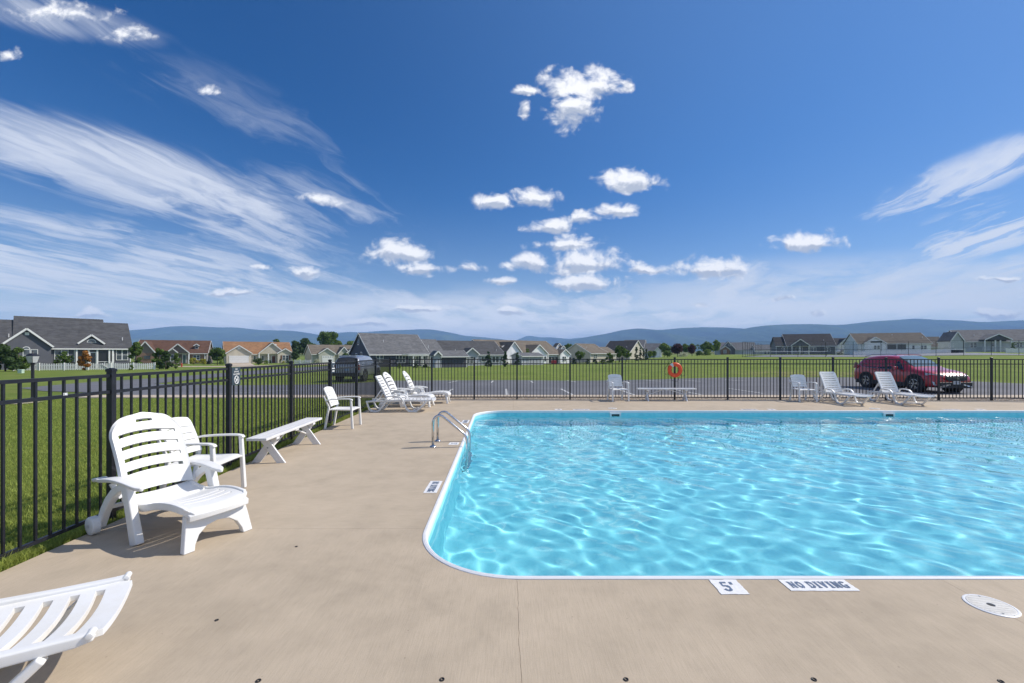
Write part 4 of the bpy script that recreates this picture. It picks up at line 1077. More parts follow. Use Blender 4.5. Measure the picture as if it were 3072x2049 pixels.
    def garage(s, px0, py0, px1, py1, off=0.0, mat=None, lights=False):
        pm = (px0 + px1) / 2; a, b = s.sx(px0, off), s.sx(px1, off); z1, z0 = s.zz(pm, py0, off), s.zz(pm, py1, off)
        g_ = MB().box(a - .1, a, off - .06, off - .012, z0, z1 + .1).box(b, b + .1, off - .06, off - .012, z0, z1 + .1).box(a, b, off - .06, off - .012, z1, z1 + .1).build('garage_door', WHITE, s.root)
        for k in range(4):
            h = (z1 - z0) / 4
            MB().box(a, b, off - .045, off - .01, z0 + k * h + .012, z0 + (k + 1) * h - .012).build('panel', mat or WHITE, g_)
        if lights:
            for k in range(6):
                x = a + (b - a) * (k + .5) / 6; MB().box(x - .1, x + .1, off - .055, off - .04, z1 - .42, z1 - .2).build('pane', PANE, g_)
    def box(s, name, px0, py0, px1, py1, off0, off1, mat):
        pm = (px0 + px1) / 2; a, b = s.sx(px0, off0), s.sx(px1, off0); z1, z0 = s.zz(pm, py0, off0), s.zz(pm, py1, off0)
        return MB().box(a, b, off0, off1, z0, z1).build(name, mat, s.root)
    def post(s, px, py0, off, w=.14, name='porch_post', low=-.2):
        x = s.sx(px, off); z1 = s.zz(px, py0, off); MB().box(x - w / 2, x + w / 2, off - w / 2, off + w / 2, low, z1).build(name, WHITE, s.root)
    def vent(s, px, py, w=.4, off=0.0, mat=None):
        x = s.sx(px, off); z = s.zz(px, py, off); MB().box(x - w / 2, x + w / 2, off - .03, off - .004, z - w / 2, z + w / 2).build('gable_vent', mat or WHITE, s.root)
    def pipe(s, px, py):     # plumbing vent on the front roof slope
        for k in range(200):
            y = s.y0 + k * .05; z = s.e + (y - s.y0) * s.slope + .14
            if s.zz(px, py, y) <= z: break
        x = s.sx(px, y); MB().lathe([(.05, z - .1), (.05, z + .42), (.0005, z + .42)], 8, (x, y, 0)).build('vent_pipe', WHITE, s.root)
    def rail(s, px0, px1, py0, py1, off):
        pm = (px0 + px1) / 2; a, b = s.sx(px0, off), s.sx(px1, off); z1, z0 = s.zz(pm, py0, off), s.zz(pm, py1, off)
        r = MB().box(a, b, off - .03, off + .03, z1 - .07, z1).box(a, b, off - .03, off + .03, z0, z0 + .06)
        n = max(2, int((b - a) / .2))
        for k in range(n + 1): x = a + (b - a) * k / n; r.box(x - .02, x + .02, off - .02, off + .02, z0 + .06, z1 - .07)
        r.build('porch_railing', WHITE, s.root)

# 1 dark grey house behind the white picket fence
h = House('house', 'charcoal house with dark shingle roof behind the white picket fence', 200, 66, 47.8, S_CHAR, R_DARK)
h.block(46, 314, 1042, 953, 12.5, rakes=False); x = h.sx(46), h.sx(314)
h.block(314.5, 391, 1043, 969, 11.2, off=.05, main=False, epx=350, rakes=False)
h.block(-70, 45.5, 1041, 958, 11.6, off=.02, main=False, epx=0, rakes=False)
h.gable(-5, 161, 984, 1041.5, .9); h.vent(81, 1001, .42, -.9)
h.arch(67, 91, 1047.5, 1039.5, -.9); h.win(68, 1048, 91, 1083, -.9, 1); h.win(92, 1048, 114, 1083, -.9, 1)
h.win(163, 1048, 205.5, 1084, 0, 2, mat=PANE)
h.gable(233, 314, 1003, 1032, -.6); h.arch(260, 289, 1028, 1017, .6)
h.box('porch_beam', 221, 1043.5, 343, 1048, -.12, .0, WHITE)
h.win(222, 1047, 342, 1086, -.03, 1, 1, PANED)
for p in (230, 266, 292, 328, 338.5): h.post(p, 1047, -.14, .2)
h.door(269, 1056, 289, 1090, -.08, PANED); h.win(348, 1049, 384, 1080.5, 0, 2)
h.pipe(367, 1020); h.pipe(26, 1010)
# 2 brown house
h = House('house', 'brown-roofed taupe house with a dormer and brick front', 520, 116, 28, S_TAUPE, R_BROWN)
h.block(405, 621, 1059, 1020.5, 11)
h.gable(405, 467, 1023.5, 1058.5, 1.2); h.win(412, 1034, 420, 1042, -1.2, 1, 1)
h.gable(498, 569, 1031, 1059.5, .9, porch=True); h.gable(500, 535, 1044, 1059, 1.6); h.arch(507, 518, 1053, 1049.5, -1.6)
h.gable(581, 599, 1031, 1038, -1.6); h.win(585, 1039, 595, 1054, 1.6, 1, 2)
h.box('brick_front', 406, 1059, 466, 1089, -1.23, -1.2, BRICK); h.box('brick_front', 570, 1062, 616, 1089, -.04, -.005, BRICK)
h.win(430, 1066, 452, 1078, -1.24, 1, 1, PANE, BRICK); h.win(511, 1064, 522, 1084, -1.6, 1, 2); h.door(547, 1064, 559, 1089, 0, DOORT); h.arch(547, 559, 1064, 1060.5)
h.win(579, 1065, 600, 1080, -.045, 2); h.post(566.5, 1060, -.8, .3); h.post(533, 1060, -.8, .3); h.post(614.5, 1060, -.1, .2)
# 3 orange-roofed house
h = House('house', 'tan house with orange-brown roof and wide white garage door', 775, 124, 36, S_TAN, R_ORANGE)
h.block(675, 875, 1061, 1025.5, 11)
h.gable(676, 757, 1035.5, 1061, 1.4); h.vent(717.5, 1044, .7, -1.4); h.garage(688.5, 1068, 745.5, 1088.5, -1.4)
h.gable(775, 857, 1027.5, 1061.5, 1.0, porch=True); h.vent(826, 1035, .6, -1.0); h.gable(830, 881, 1045, 1061, 1.8)
h.win(760, 1067, 768, 1079, 0, 1, 1); h.win(784, 1067, 792, 1081, 0, 1, 1); h.door(814, 1067, 828, 1089, 0, DOORR)
h.win(847, 1065.5, 866, 1081, -1.8, 2); h.box('shutter', 841.5, 1066, 846.5, 1080.5, -1.83, -1.802, SHUT); h.box('shutter', 866.5, 1066, 871.5, 1080.5, -1.83, -1.802, SHUT)
h.post(777.5, 1061, -.9, .3); h.post(805.5, 1061, -.9, .3)
# 4 sage house
h = House('house', 'sage green house with tan roof, white garage door and three front gables', 1000, 136, 36, S_SAGE, R_TAN)
h.block(936, 1066, 1062, 1034.5, 11)
h.gable(954, 1007, 1044, 1062, 1.3); h.garage(967.5, 1068, 999, 1088, -1.3, lights=True); h.gable(1013, 1050, 1040, 1062.5, .9); h.gable(1036, 1068, 1047, 1062, 1.6)
h.win(1018, 1068, 1030, 1080, -.9, 1)
# 5 navy house with pergola
h = House('house', 'navy blue house with grey roof, big side gable and white pergola', 1111, 82, 40, S_NAVY, R_GREY)
h.block(1110, 1284, 1061, 1001.5, 10.5, epx=1180); ze = h.e
h.block(1284.5, 1332, 1061.5, 1018, 8.0, off=1.5, main=False, epx=1300, rakes=False)
h.win(1128, 1064, 1150, 1087, 0, 2); h.win(1188, 1064, 1216, 1089, 0, 3)
gx = -.02; sy = h.ym
for (y0, z0, y1, z1) in ((5.6, 4.3, 6.5, 6.0), (6.6, 1.2, 7.6, 2.6), (4.0, 2.1, 4.9, 2.9)):
    w_ = MB().box(gx - .05, gx + .01, y0, y1, z0, z1).build('window', WHITE, h.root); MB().box(gx - .07, gx - .045, y0 + .12, y1 - .12, z0 + .12, z1 - .12).build('pane', PANE, w_)
for p, q in ((1150, 1026), (1285, 1043)): h.pipe(p, q)
a, b = h.sx(1224, -2.5), h.sx(1296, -2.5); zt = h.zz(1260, 1064, -2.5)
pg = MB().box(a, b, -2.6, -2.45, zt - .25, zt - .02).box(a, b, -.2, -.08, zt - .25, zt - .02)
pg.build('pergola_beam', WHITE, h.root)
for k in range(15):
    x = a + (b - a) * k / 14; MB().box(x - .04, x + .04, -3.0, -.05, zt, zt + .16).build('pergola_rafter', WHITE, h.root)
for p in (1240, 1266, 1291): h.post(p, 1068, -2.5, .22, 'pergola_post')
h.win(1238, 1068, 1256, 1094, 0, 2); h.win(1262, 1068, 1278, 1094, 0, 2, 1); h.door(1226, 1066, 1233, 1094, 0, DOORT)
# 6 shed beside it
h = House('shed', 'blue-grey garden shed with grey roof beside the navy house', 1350, 78, 32, S_NAVY, R_GREY); h.root['category'] = 'shed'
h.block(1324, 1400, 1068, 1051, 3.6); h.gable(1300, 1325, 1052, 1067.5, .25, S_GREY)
# 7 grey-blue house with small gable
h = House('house', 'grey house with charcoal roof and French doors behind the blue shed', 1415, 97, 30, S_GREY, R_DARK)
h.block(1322, 1512, 1063, 1022.5, 11, epx=1415); h.gable(1393, 1438, 1043, 1064, 1.5)
h.win(1399, 1069, 1420, 1090, -1.5, 2, 3); h.win(1444, 1069, 1460, 1085, 0, 2); h.win(1476, 1069, 1497, 1087, 0, 2); h.win(1500, 1069, 1508, 1085, 0, 1); h.pipe(1489, 1053); h.pipe(1366, 1053)
# 8 tan-roofed white-gabled house
h = House('house', 'long tan-roofed house with three white front gables', 1600, 116, 38, S_LGREY, R_TAN)
h.block(1463, 1682, 1062, 1021.5, 13); h.gable(1513, 1569, 1024.5, 1064, .9, S_WHITE); h.gable(1590, 1643, 1033.5, 1062, 1.4, S_WHITE); h.gable(1679, 1710, 1047.5, 1064, .8, S_WHITE)
h.gable(1503, 1518, 1036, 1042, -2.2, S_WHITE); h.win(1507, 1042, 1513, 1049, 2.2, 1, 1)
h.win(1539, 1069, 1548, 1084, -.9, 1); h.win(1632, 1069, 1639, 1084, -1.4, 1); h.win(1687, 1069, 1698, 1084, -.8, 2); h.win(1645, 1070, 1674, 1090, 0, 3, 1, PANED); h.post(1644, 1062, -.4, .2); h.post(1678, 1062, -.4, .2)
h = House('house', 'low roofs with white peaks standing behind the long tan-roofed house', 1690, 170, 38, S_WHITE, R_DTAN)
h.block(1670, 1712, 1058, 1041, 10); h.gable(1668, 1686, 1029, 1041, -3.0); h.gable(1682, 1695, 1037, 1045, -1.5)
# 9 shed in front of it
h = House('shed', 'pale grey garden shed with double doors before the long tan-roofed house', 1606, 104, 38, S_GREY, R_GREY); h.root['category'] = 'shed'
h.block(1566, 1629, 1068, 1057.5, 4.0); h.garage(1588, 1070, 1624, 1091, 0, S_GREY)
# 10 beige house with gable to the side
h = House('house', 'beige house with broad plain side gable behind low shrubs', 1772, 128, 42, S_BEIGE, R_TAN)
h.block(1772, 1824, 1059.5, 1031.5, 11, epx=1790)
h.win(1781, 1064, 1791, 1075, 0, 2); h.block(1824.5, 1848, 1060, 1041, 7, main=False, epx=1836)
MB().box(-.06, .0, 7.4, 8.3, 1.2, 2.6).build('window', WHITE, h.root); h.pipe(1759, 1044)
# 11 black-roofed house
h = House('house', 'beige house with steep black roof showing its end gable', 1870, 142, -38, S_BEIGE, R_BLACK)
h.block(1807, 1889, 1056, 1022.5, 13, epx=1850); h.pipe(1880, 1042)
h = House('house', 'dark grey-roofed house behind the black-roofed one with a small white peak', 1945, 175, -25, S_GREY, R_GREY)
h.block(1866, 1928, 1050, 1019.5, 14, epx=1900); h.block(1928.5, 1976, 1055, 1030, 11, main=False, epx=1950); h.gable(1962, 1984, 1042, 1054, 1.0, S_WHITE)
for p in (1966, 1980): h.post(p, 1055, -.9, .3)
# 12 brick and grey house on the right
h = House('house', 'grey-roofed house with brick front gable beyond the tennis court', 2190, 196, -21, S_LGREY, R_GREY)
h.block(2150, 2268, 1049.5, 1027, 12); h.gable(2163, 2207, 1024, 1048, .8, S_CHAR); h.gable(2161, 2191, 1038, 1049, 2.0, BRICK); h.win(2186, 1031, 2196, 1038, -.8, 2, 1)
h.win(2170, 1050, 2180, 1060, -2.0, 2, 1); h.box('shutter', 2167, 1050, 2169.5, 1060, -2.04, -2.004, SHUT); h.box('shutter', 2180.5, 1050, 2183, 1060, -2.04, -2.004, SHUT)
h.garage(2231, 1053, 2262, 1066, 0); h.door(2188, 1051, 2193, 1064, -.8, DOORD)
h = House('house', 'long low grey-roofed house between brick-gabled and charcoal porch houses', 2298, 185, -21, S_LGREY, R_GREY)
h.block(2266, 2332, 1051, 1034, 11); h.win(2292, 1053, 2300, 1063, 0, 1); h.win(2302, 1053, 2309, 1063, 0, 1)
# 13 charcoal porch house
h = House('house', 'charcoal house with dark roof and white-railed porch beyond the tennis court', 2430, 140, -21, S_CHAR, R_BLACK)
h.block(2362, 2506, 1037, 1001.5, 12); h.block(2329, 2362, 1037.5, 1011, 9, off=.6, main=False, epx=2345, rakes=False); h.gable(2372, 2430, 1017, 1037.5, 1.8, porch=True)
h.win(2344, 1043, 2361, 1055, .6, 2); h.win(2432, 1042, 2449, 1055.5, 0, 2); h.win(2474, 1042, 2491, 1055.5, 0, 2); h.win(2387, 1043, 2397, 1054, 0, 1); h.win(2401, 1043, 2408, 1060, 0, 1, 1)
for p in (2376, 2399.5, 2427): h.post(p, 1038, -1.7, .24)
h.rail(2377, 2399, 1053, 1061.5, -1.7); h.rail(2413, 2426.5, 1053, 1061.5, -1.7); h.pipe(2471, 1022)
# 14 small white gable with dark garage
h = House('house', 'white-gabled garage wing with dark door between charcoal and white houses', 2535, 150, -20, S_WHITE, R_BLACK)
h.block(2506, 2566, 1037, 1014, 11); h.gable(2510, 2560, 1016.5, 1040, 1.0); h.win(2536, 1029, 2545, 1038, -1.0, 1, 2); h.garage(2520, 1049, 2552, 1062, -1.0, DOORD)
# 15 white house with screened porch
h = House('house', 'white house with dark tan roof and dark screened porch beyond the court', 2680, 122, -21, S_WHITE, R_DTAN)
h.block(2575, 2792, 1030, 998.5, 12); h.gable(2591, 2660, 1010.5, 1031, 1.2); h.box('vent_band', 2612, 1023.5, 2647, 1028, -1.24, -1.203, DARK)
h.win(2621, 1036, 2630, 1048, -1.2, 1); h.win(2631, 1036, 2640, 1048, -1.2, 1); h.win(2661, 1032, 2690, 1049, -.05, 1, 1, PANED); h.win(2691, 1032, 2719, 1049, -.05, 1, 1, PANED)
h.win(2736, 1036, 2744, 1048, 0, 1, 2, PANED); h.win(2762, 1036, 2770.5, 1048, 0, 1); h.win(2771, 1036, 2780.5, 1048, 0, 1)
h.box('porch_wall', 2660, 1050, 2720, 1062, -.5, .0, WHITE)
h.pipe(2676, 1006); h.pipe(2767, 1014)
h = House('house', 'brown roof rising between the white house and the pale grey house', 2818, 170, -20, S_TAN, R_DTAN)
h.block(2790, 2838, 1040, 1010, 11)
# 16 pale grey house at the right edge
h = House('house', 'pale grey house with wide porch gable and white railings past the court', 2960, 118, -20, S_LGREY, R_GREY)
h.block(2893, 3140, 1024, 989, 12, epx=2960); h.gable(2850, 2893, 994.5, 1024.5, 1.2); h.gable(2953, 3036, 1001, 1019.5, 1.8, S_CHAR, porch=True)
h.win(2910, 1028, 2930, 1043, 0, 2); h.win(2974, 1029, 2983, 1040, 0, 1); h.win(3048, 1027, 3068, 1042, 0, 2); h.win(2846, 1031, 2849, 1042, -1.2, 1); h.win(2858, 1031, 2861, 1042, -1.2, 1)
for p in (2954.5, 2986, 3001, 3034): h.post(p, 1020, -1.7, .24)
h.rail(2948, 2986, 1041, 1050, -1.7); h.rail(3004, 3034, 1041, 1050, -1.7); h.pipe(2922, 1008)

# ================================================================ white picket fences by the houses
def white_fence(label, x0, x1, Y0, Y1, n, H=.95, wd=.15, posts=6):
    z = ghf((x0 + x1) / 2, (Y0 + Y1) / 2); base = Vector((x0, Y0, z)); f = thing('garden_fence', label, 'fence', base)
    src = None; L = math.hypot(x1 - x0, Y1 - Y0); rz = math.atan2(Y1 - Y0, x1 - x0)
    for k in range(n):
        t = (k + .5) / n; hh = H * (1 + .05 * math.cos(2 * math.pi * t * posts))
        if src is None or k % 8 == 0 and k < 9: src0 = MB().extr([(-wd / 2, .05), (wd / 2, .05), (wd / 2, H - .07), (.03, H), (-.03, H), (-wd / 2, H - .07)], 'y', -.012, .012)
        if src is None: src = src0.build('picket', WHITE, f); o = src
        else: o = inst(src, 'picket', f)
        o.location = ((x1 - x0) * t, (Y1 - Y0) * t, ghf(x0 + (x1 - x0) * t, Y0 + (Y1 - Y0) * t) - z); o.rotation_euler.z = rz; o.scale.z = hh / H
    for k in range(posts + 1):
        t = k / posts; MB().box(-.06, .06, -.06, .06, -.1, H + .08).build('post', WHITE, f).location = ((x1 - x0) * t, (Y1 - Y0) * t + .02, ghf(x0 + (x1 - x0) * t, Y0 + (Y1 - Y0) * t) - z)
    for zz_ in (.22, .70): MB().bar((0, .03, zz_), (x1 - x0, Y1 - Y0 + .03, zz_ + ghf(x1, Y1) - z), .03, .08).build('rail', WHITE, f)
    return f
f1 = white_fence('long white picket fence in front of the charcoal house', at(40, 56), at(464, 62.5), 56, 62.5, 62)
MB().bar(((at(464, 62.5) - at(40, 56)) * .60, 6.5 * .60 - .05, .85), ((at(464, 62.5) - at(40, 56)) * .66, 6.5 * .66 - .05, .12), .04, .08).build('gate_brace', WHITE, f1)
white_fence('short white garden fence beside the orange-roofed house', at(884, 112), at(932, 112), 112, 112, 34, 1.1, .06, 3)
white_fence('low white fence between the white and pale grey houses', at(2562, 112), at(2895, 108), 112, 108, 150, .95, .11, 12)
white_fence('white fence before the pale grey house porch', at(3018, 104), at(3090, 104), 104, 104, 50, 1.1, .1, 4)

# ================================================================ tennis court with chain-link fence
tc = thing('tennis_court_fence', 'tall dark chain-link fence around the tennis court', 'fence', (at(2228, 86), 86, ghf(at(2228, 86), 86)))
FEN = M('fence_green', (.02, .028, .028), .6)
bx, by, bz = tc.location; TX1 = 112; TY = 118
tl = Vector((bx, by)); corners = [(bx, by), (TX1, by), (TX1, TY), (at(2285, TY), TY)]
wires = MB(); 
for (p, q, H_) in ((corners[0], corners[1], 3.05), (corners[3], corners[2], 3.0), (corners[0], corners[3], 3.05)):
    p, q = Vector(p), Vector(q); L = (q - p).length; nsp = max(2, round(L / 5.4)) if p.y != q.y or True else 2
    if p == Vector(corners[0]) and q == Vector(corners[3]): nsp = 10
    prev = None
    for k in range(nsp + 1):
        c = p + (q - p) * (k / nsp); z = ghf(c.x, c.y) - bz; l = Vector((c.x - bx, c.y - by, z))
        MB().lathe([(.04, -.1), (.04, H_), (.0005, H_ + .03)], 6, l).build('post', FEN, tc)
        if prev is not None:
            for hh in (.05, 1.5, H_ - .02): MB().bar(prev + Vector((0, 0, hh)), l + Vector((0, 0, hh)), .04 if hh > 1 else .03, .04 if hh > 1 else .03).build('rail', FEN, tc)
            d = l - prev; m_ = max(2, int(d.length / .17)); rows = 12
            for j in range(-rows, m_):
                for s_ in (0, 1):
                    a = prev + d * max(0, min(1, j / m_)) ; b = prev + d * max(0, min(1, (j + rows) / m_))
                    z0 = 0 if j >= 0 else H_ * (-j) / rows; z1 = H_ if j + rows <= m_ else H_ * (m_ - j) / rows
                    if s_: a, b = prev + d * (1 - max(0, min(1, j / m_))), prev + d * (1 - max(0, min(1, (j + rows) / m_)))
                    A, B = a + Vector((0, 0, z0)), b + Vector((0, 0, z1)); w = Vector((0, 0, .0055))
                    wires.add([A - w, B - w, B + w, A + w], [(0, 1, 2, 3)])
        prev = l
tag(wires.build('chain_link_mesh', GALV, tc), kind='stuff')
tag(sheet('tennis_court', [(bx + .5, by + .3), (TX1 - .5, by + .3), (TX1 - .5, TY - .5), (at(2300, TY), TY - .5)], .05, M('court', (.20, .21, .225), .9, .1, 2), step=4.0), kind='structure')
nt_ = thing('tennis_net', 'dark tennis net with white top tape on the court', 'net', (at(2262, 92), 92, ghf(at(2262, 92), 92)))
q = Vector((at(2480, 100) - nt_.location.x, 8, ghf(at(2480, 100), 100) - nt_.location.z))
for l in (Vector((0, 0, 0)), q): MB().lathe([(.06, -.1), (.06, 1.12), (.0005, 1.12)], 8, l).build('net_post', FEN, nt_)
MB().bar(Vector((0, 0, 1.06)), q + Vector((0, 0, 1.06)), .05, .07).build('top_tape', WHITE, nt_)
nm = MB()
for k in range(7): nm.bar(Vector((0, 0, .15 + k * .14)), q + Vector((0, 0, .15 + k * .14)), .006, .008)
for k in range(120): nm.bar(q * (k / 120) + Vector((0, 0, .1)), q * (k / 120) + Vector((0, 0, 1.04)), .006, .008)
nm.build('netting', FEN, nt_)

# ================================================================ trees and shrubs
BARK = M('bark', (.09, .07, .05), .9, .3, 6, .6, 20, stretch=(1, 1, .2))
F_GREEN = mat_foliage('leaf_green', (.11, .175, .035)); F_DARK = mat_foliage('leaf_dark', (.058, .10, .03)); F_LITE = mat_foliage('leaf_light', (.175, .25, .045)); F_YEL = mat_foliage('leaf_yellow', (.36, .35, .04))
F_RUST = mat_foliage('leaf_rust', (.40, .18, .04)); F_PURP = mat_foliage('leaf_purple', (.07, .028, .034)); F_CON = mat_foliage('leaf_conifer', (.05, .095, .035), trans=.12); F_FLOW = mat_foliage('leaf_flower', (.5, .52, .38))
def crown_mesh(kind, h, w, n, seed, leaf, low=.0):
    """many leaf-sized faces gathered in clumps through the volume of a crown"""
    rng = np.random.default_rng(seed); r = w / 2
    K = {'round': 34, 'cone': 30, 'column': 24, 'bush': 22}[kind]
    cl = []
    while len(cl) < K:
        t = rng.random()
        if kind == 'round': R_ = math.sqrt(max(0, 1 - (2 * t - 1) ** 2)) * (.85 + .15 * math.sin(seed + t * 5)); zc = low + (h - low) * (.12 + .82 * t)
        elif kind == 'cone': R_ = (1 - t) ** .8 * .92 + .05; zc = low + (h - low) * (.04 + .93 * t)
        elif kind == 'column': R_ = math.sin(math.pi * min(1, .18 + t * .82)) ** .6 * .85; zc = low + (h - low) * (.05 + .92 * t)
        else: R_ = math.sqrt(max(0, 1 - t ** 2.2)) * .9; zc = (h) * (.08 + .84 * t)
        a = rng.uniform(0, 2 * math.pi); q = math.sqrt(rng.uniform(.15, 1))
        cl.append((r * R_ * q * math.cos(a), r * R_ * q * math.sin(a), zc))
    cl = np.array(cl); cr = r * rng.uniform(.18, .40, K) * (1.15 if kind in ('round', 'bush') else .95)
    ci = rng.integers(0, K, n); d = rng.normal(size=(n, 3)); d /= np.linalg.norm(d, axis=1)[:, None]
    P = cl[ci] + d * (cr[ci] * rng.random(n) ** .4)[:, None] * np.array([1, 1, .85])
    P[:, 2] = np.clip(P[:, 2], .04, None)
    nrm = d + rng.normal(size=(n, 3)) * .7; nrm /= np.linalg.norm(nrm, axis=1)[:, None]
    t1 = np.cross(nrm, rng.normal(size=(n, 3))); t1 /= np.linalg.norm(t1, axis=1)[:, None]; t2 = np.cross(nrm, t1)
    s = leaf * rng.uniform(.6, 1.35, n)[:, None]; asp = .62
    V = np.stack([P - t1 * s, P + t2 * s * asp, P + t1 * s, P - t2 * s * asp], 1).reshape(-1, 3)
    F = np.arange(4 * n).reshape(-1, 4)
    me = bpy.data.meshes.new('crown'); me.from_pydata(V.tolist(), [], F.tolist())
    return me
def plant(name, label, cat, px, depth, py_top, wpx, kind, mat, base_py=None, trunk=True, n=1400, seed=1, group=None, low=None):
    X = at(px, depth); z0 = ghf(X, depth); h = max(.3, hz(py_top, depth) - z0); w = wpx / FPX * depth
    o = thing(name, label, cat, (X, depth, z0), seed * .7, group)
    lw = (.28 * h if kind == 'round' else .02 * h) if low is None else low
    me = crown_mesh(kind, h, w, n, seed, max(.05, min(.30, .055 * math.sqrt(w * h))), lw); me.materials.append(mat)
    c = bpy.data.objects.new('crown', me); COL.objects.link(c); c.parent = o
    rng = random.Random(seed); tr = MB(); hb = h * (.62 if kind == 'round' else .8); r0 = max(.03, .028 * h)
    tr.tube([(0, 0, -.1), (.02 * h * rng.uniform(-1, 1), .02 * h * rng.uniform(-1, 1), hb * .5), (.03 * h * rng.uniform(-1, 1), .03 * h * rng.uniform(-1, 1), hb)], [r0, r0 * .7, r0 * .25], 7)
    for k in range(6):
        a = rng.uniform(0, 6.28); z = lw + (hb - lw) * rng.uniform(.2, .8); l = w * .33
        tr.tube([(0, 0, z), (l * .5 * math.cos(a), l * .5 * math.sin(a), z + l * .35), (l * math.cos(a), l * math.sin(a), z + l * .8)], [r0 * .45, r0 * .3, r0 * .1], 5)
    tr.build('trunk', BARK, o, smooth=True)
    return o
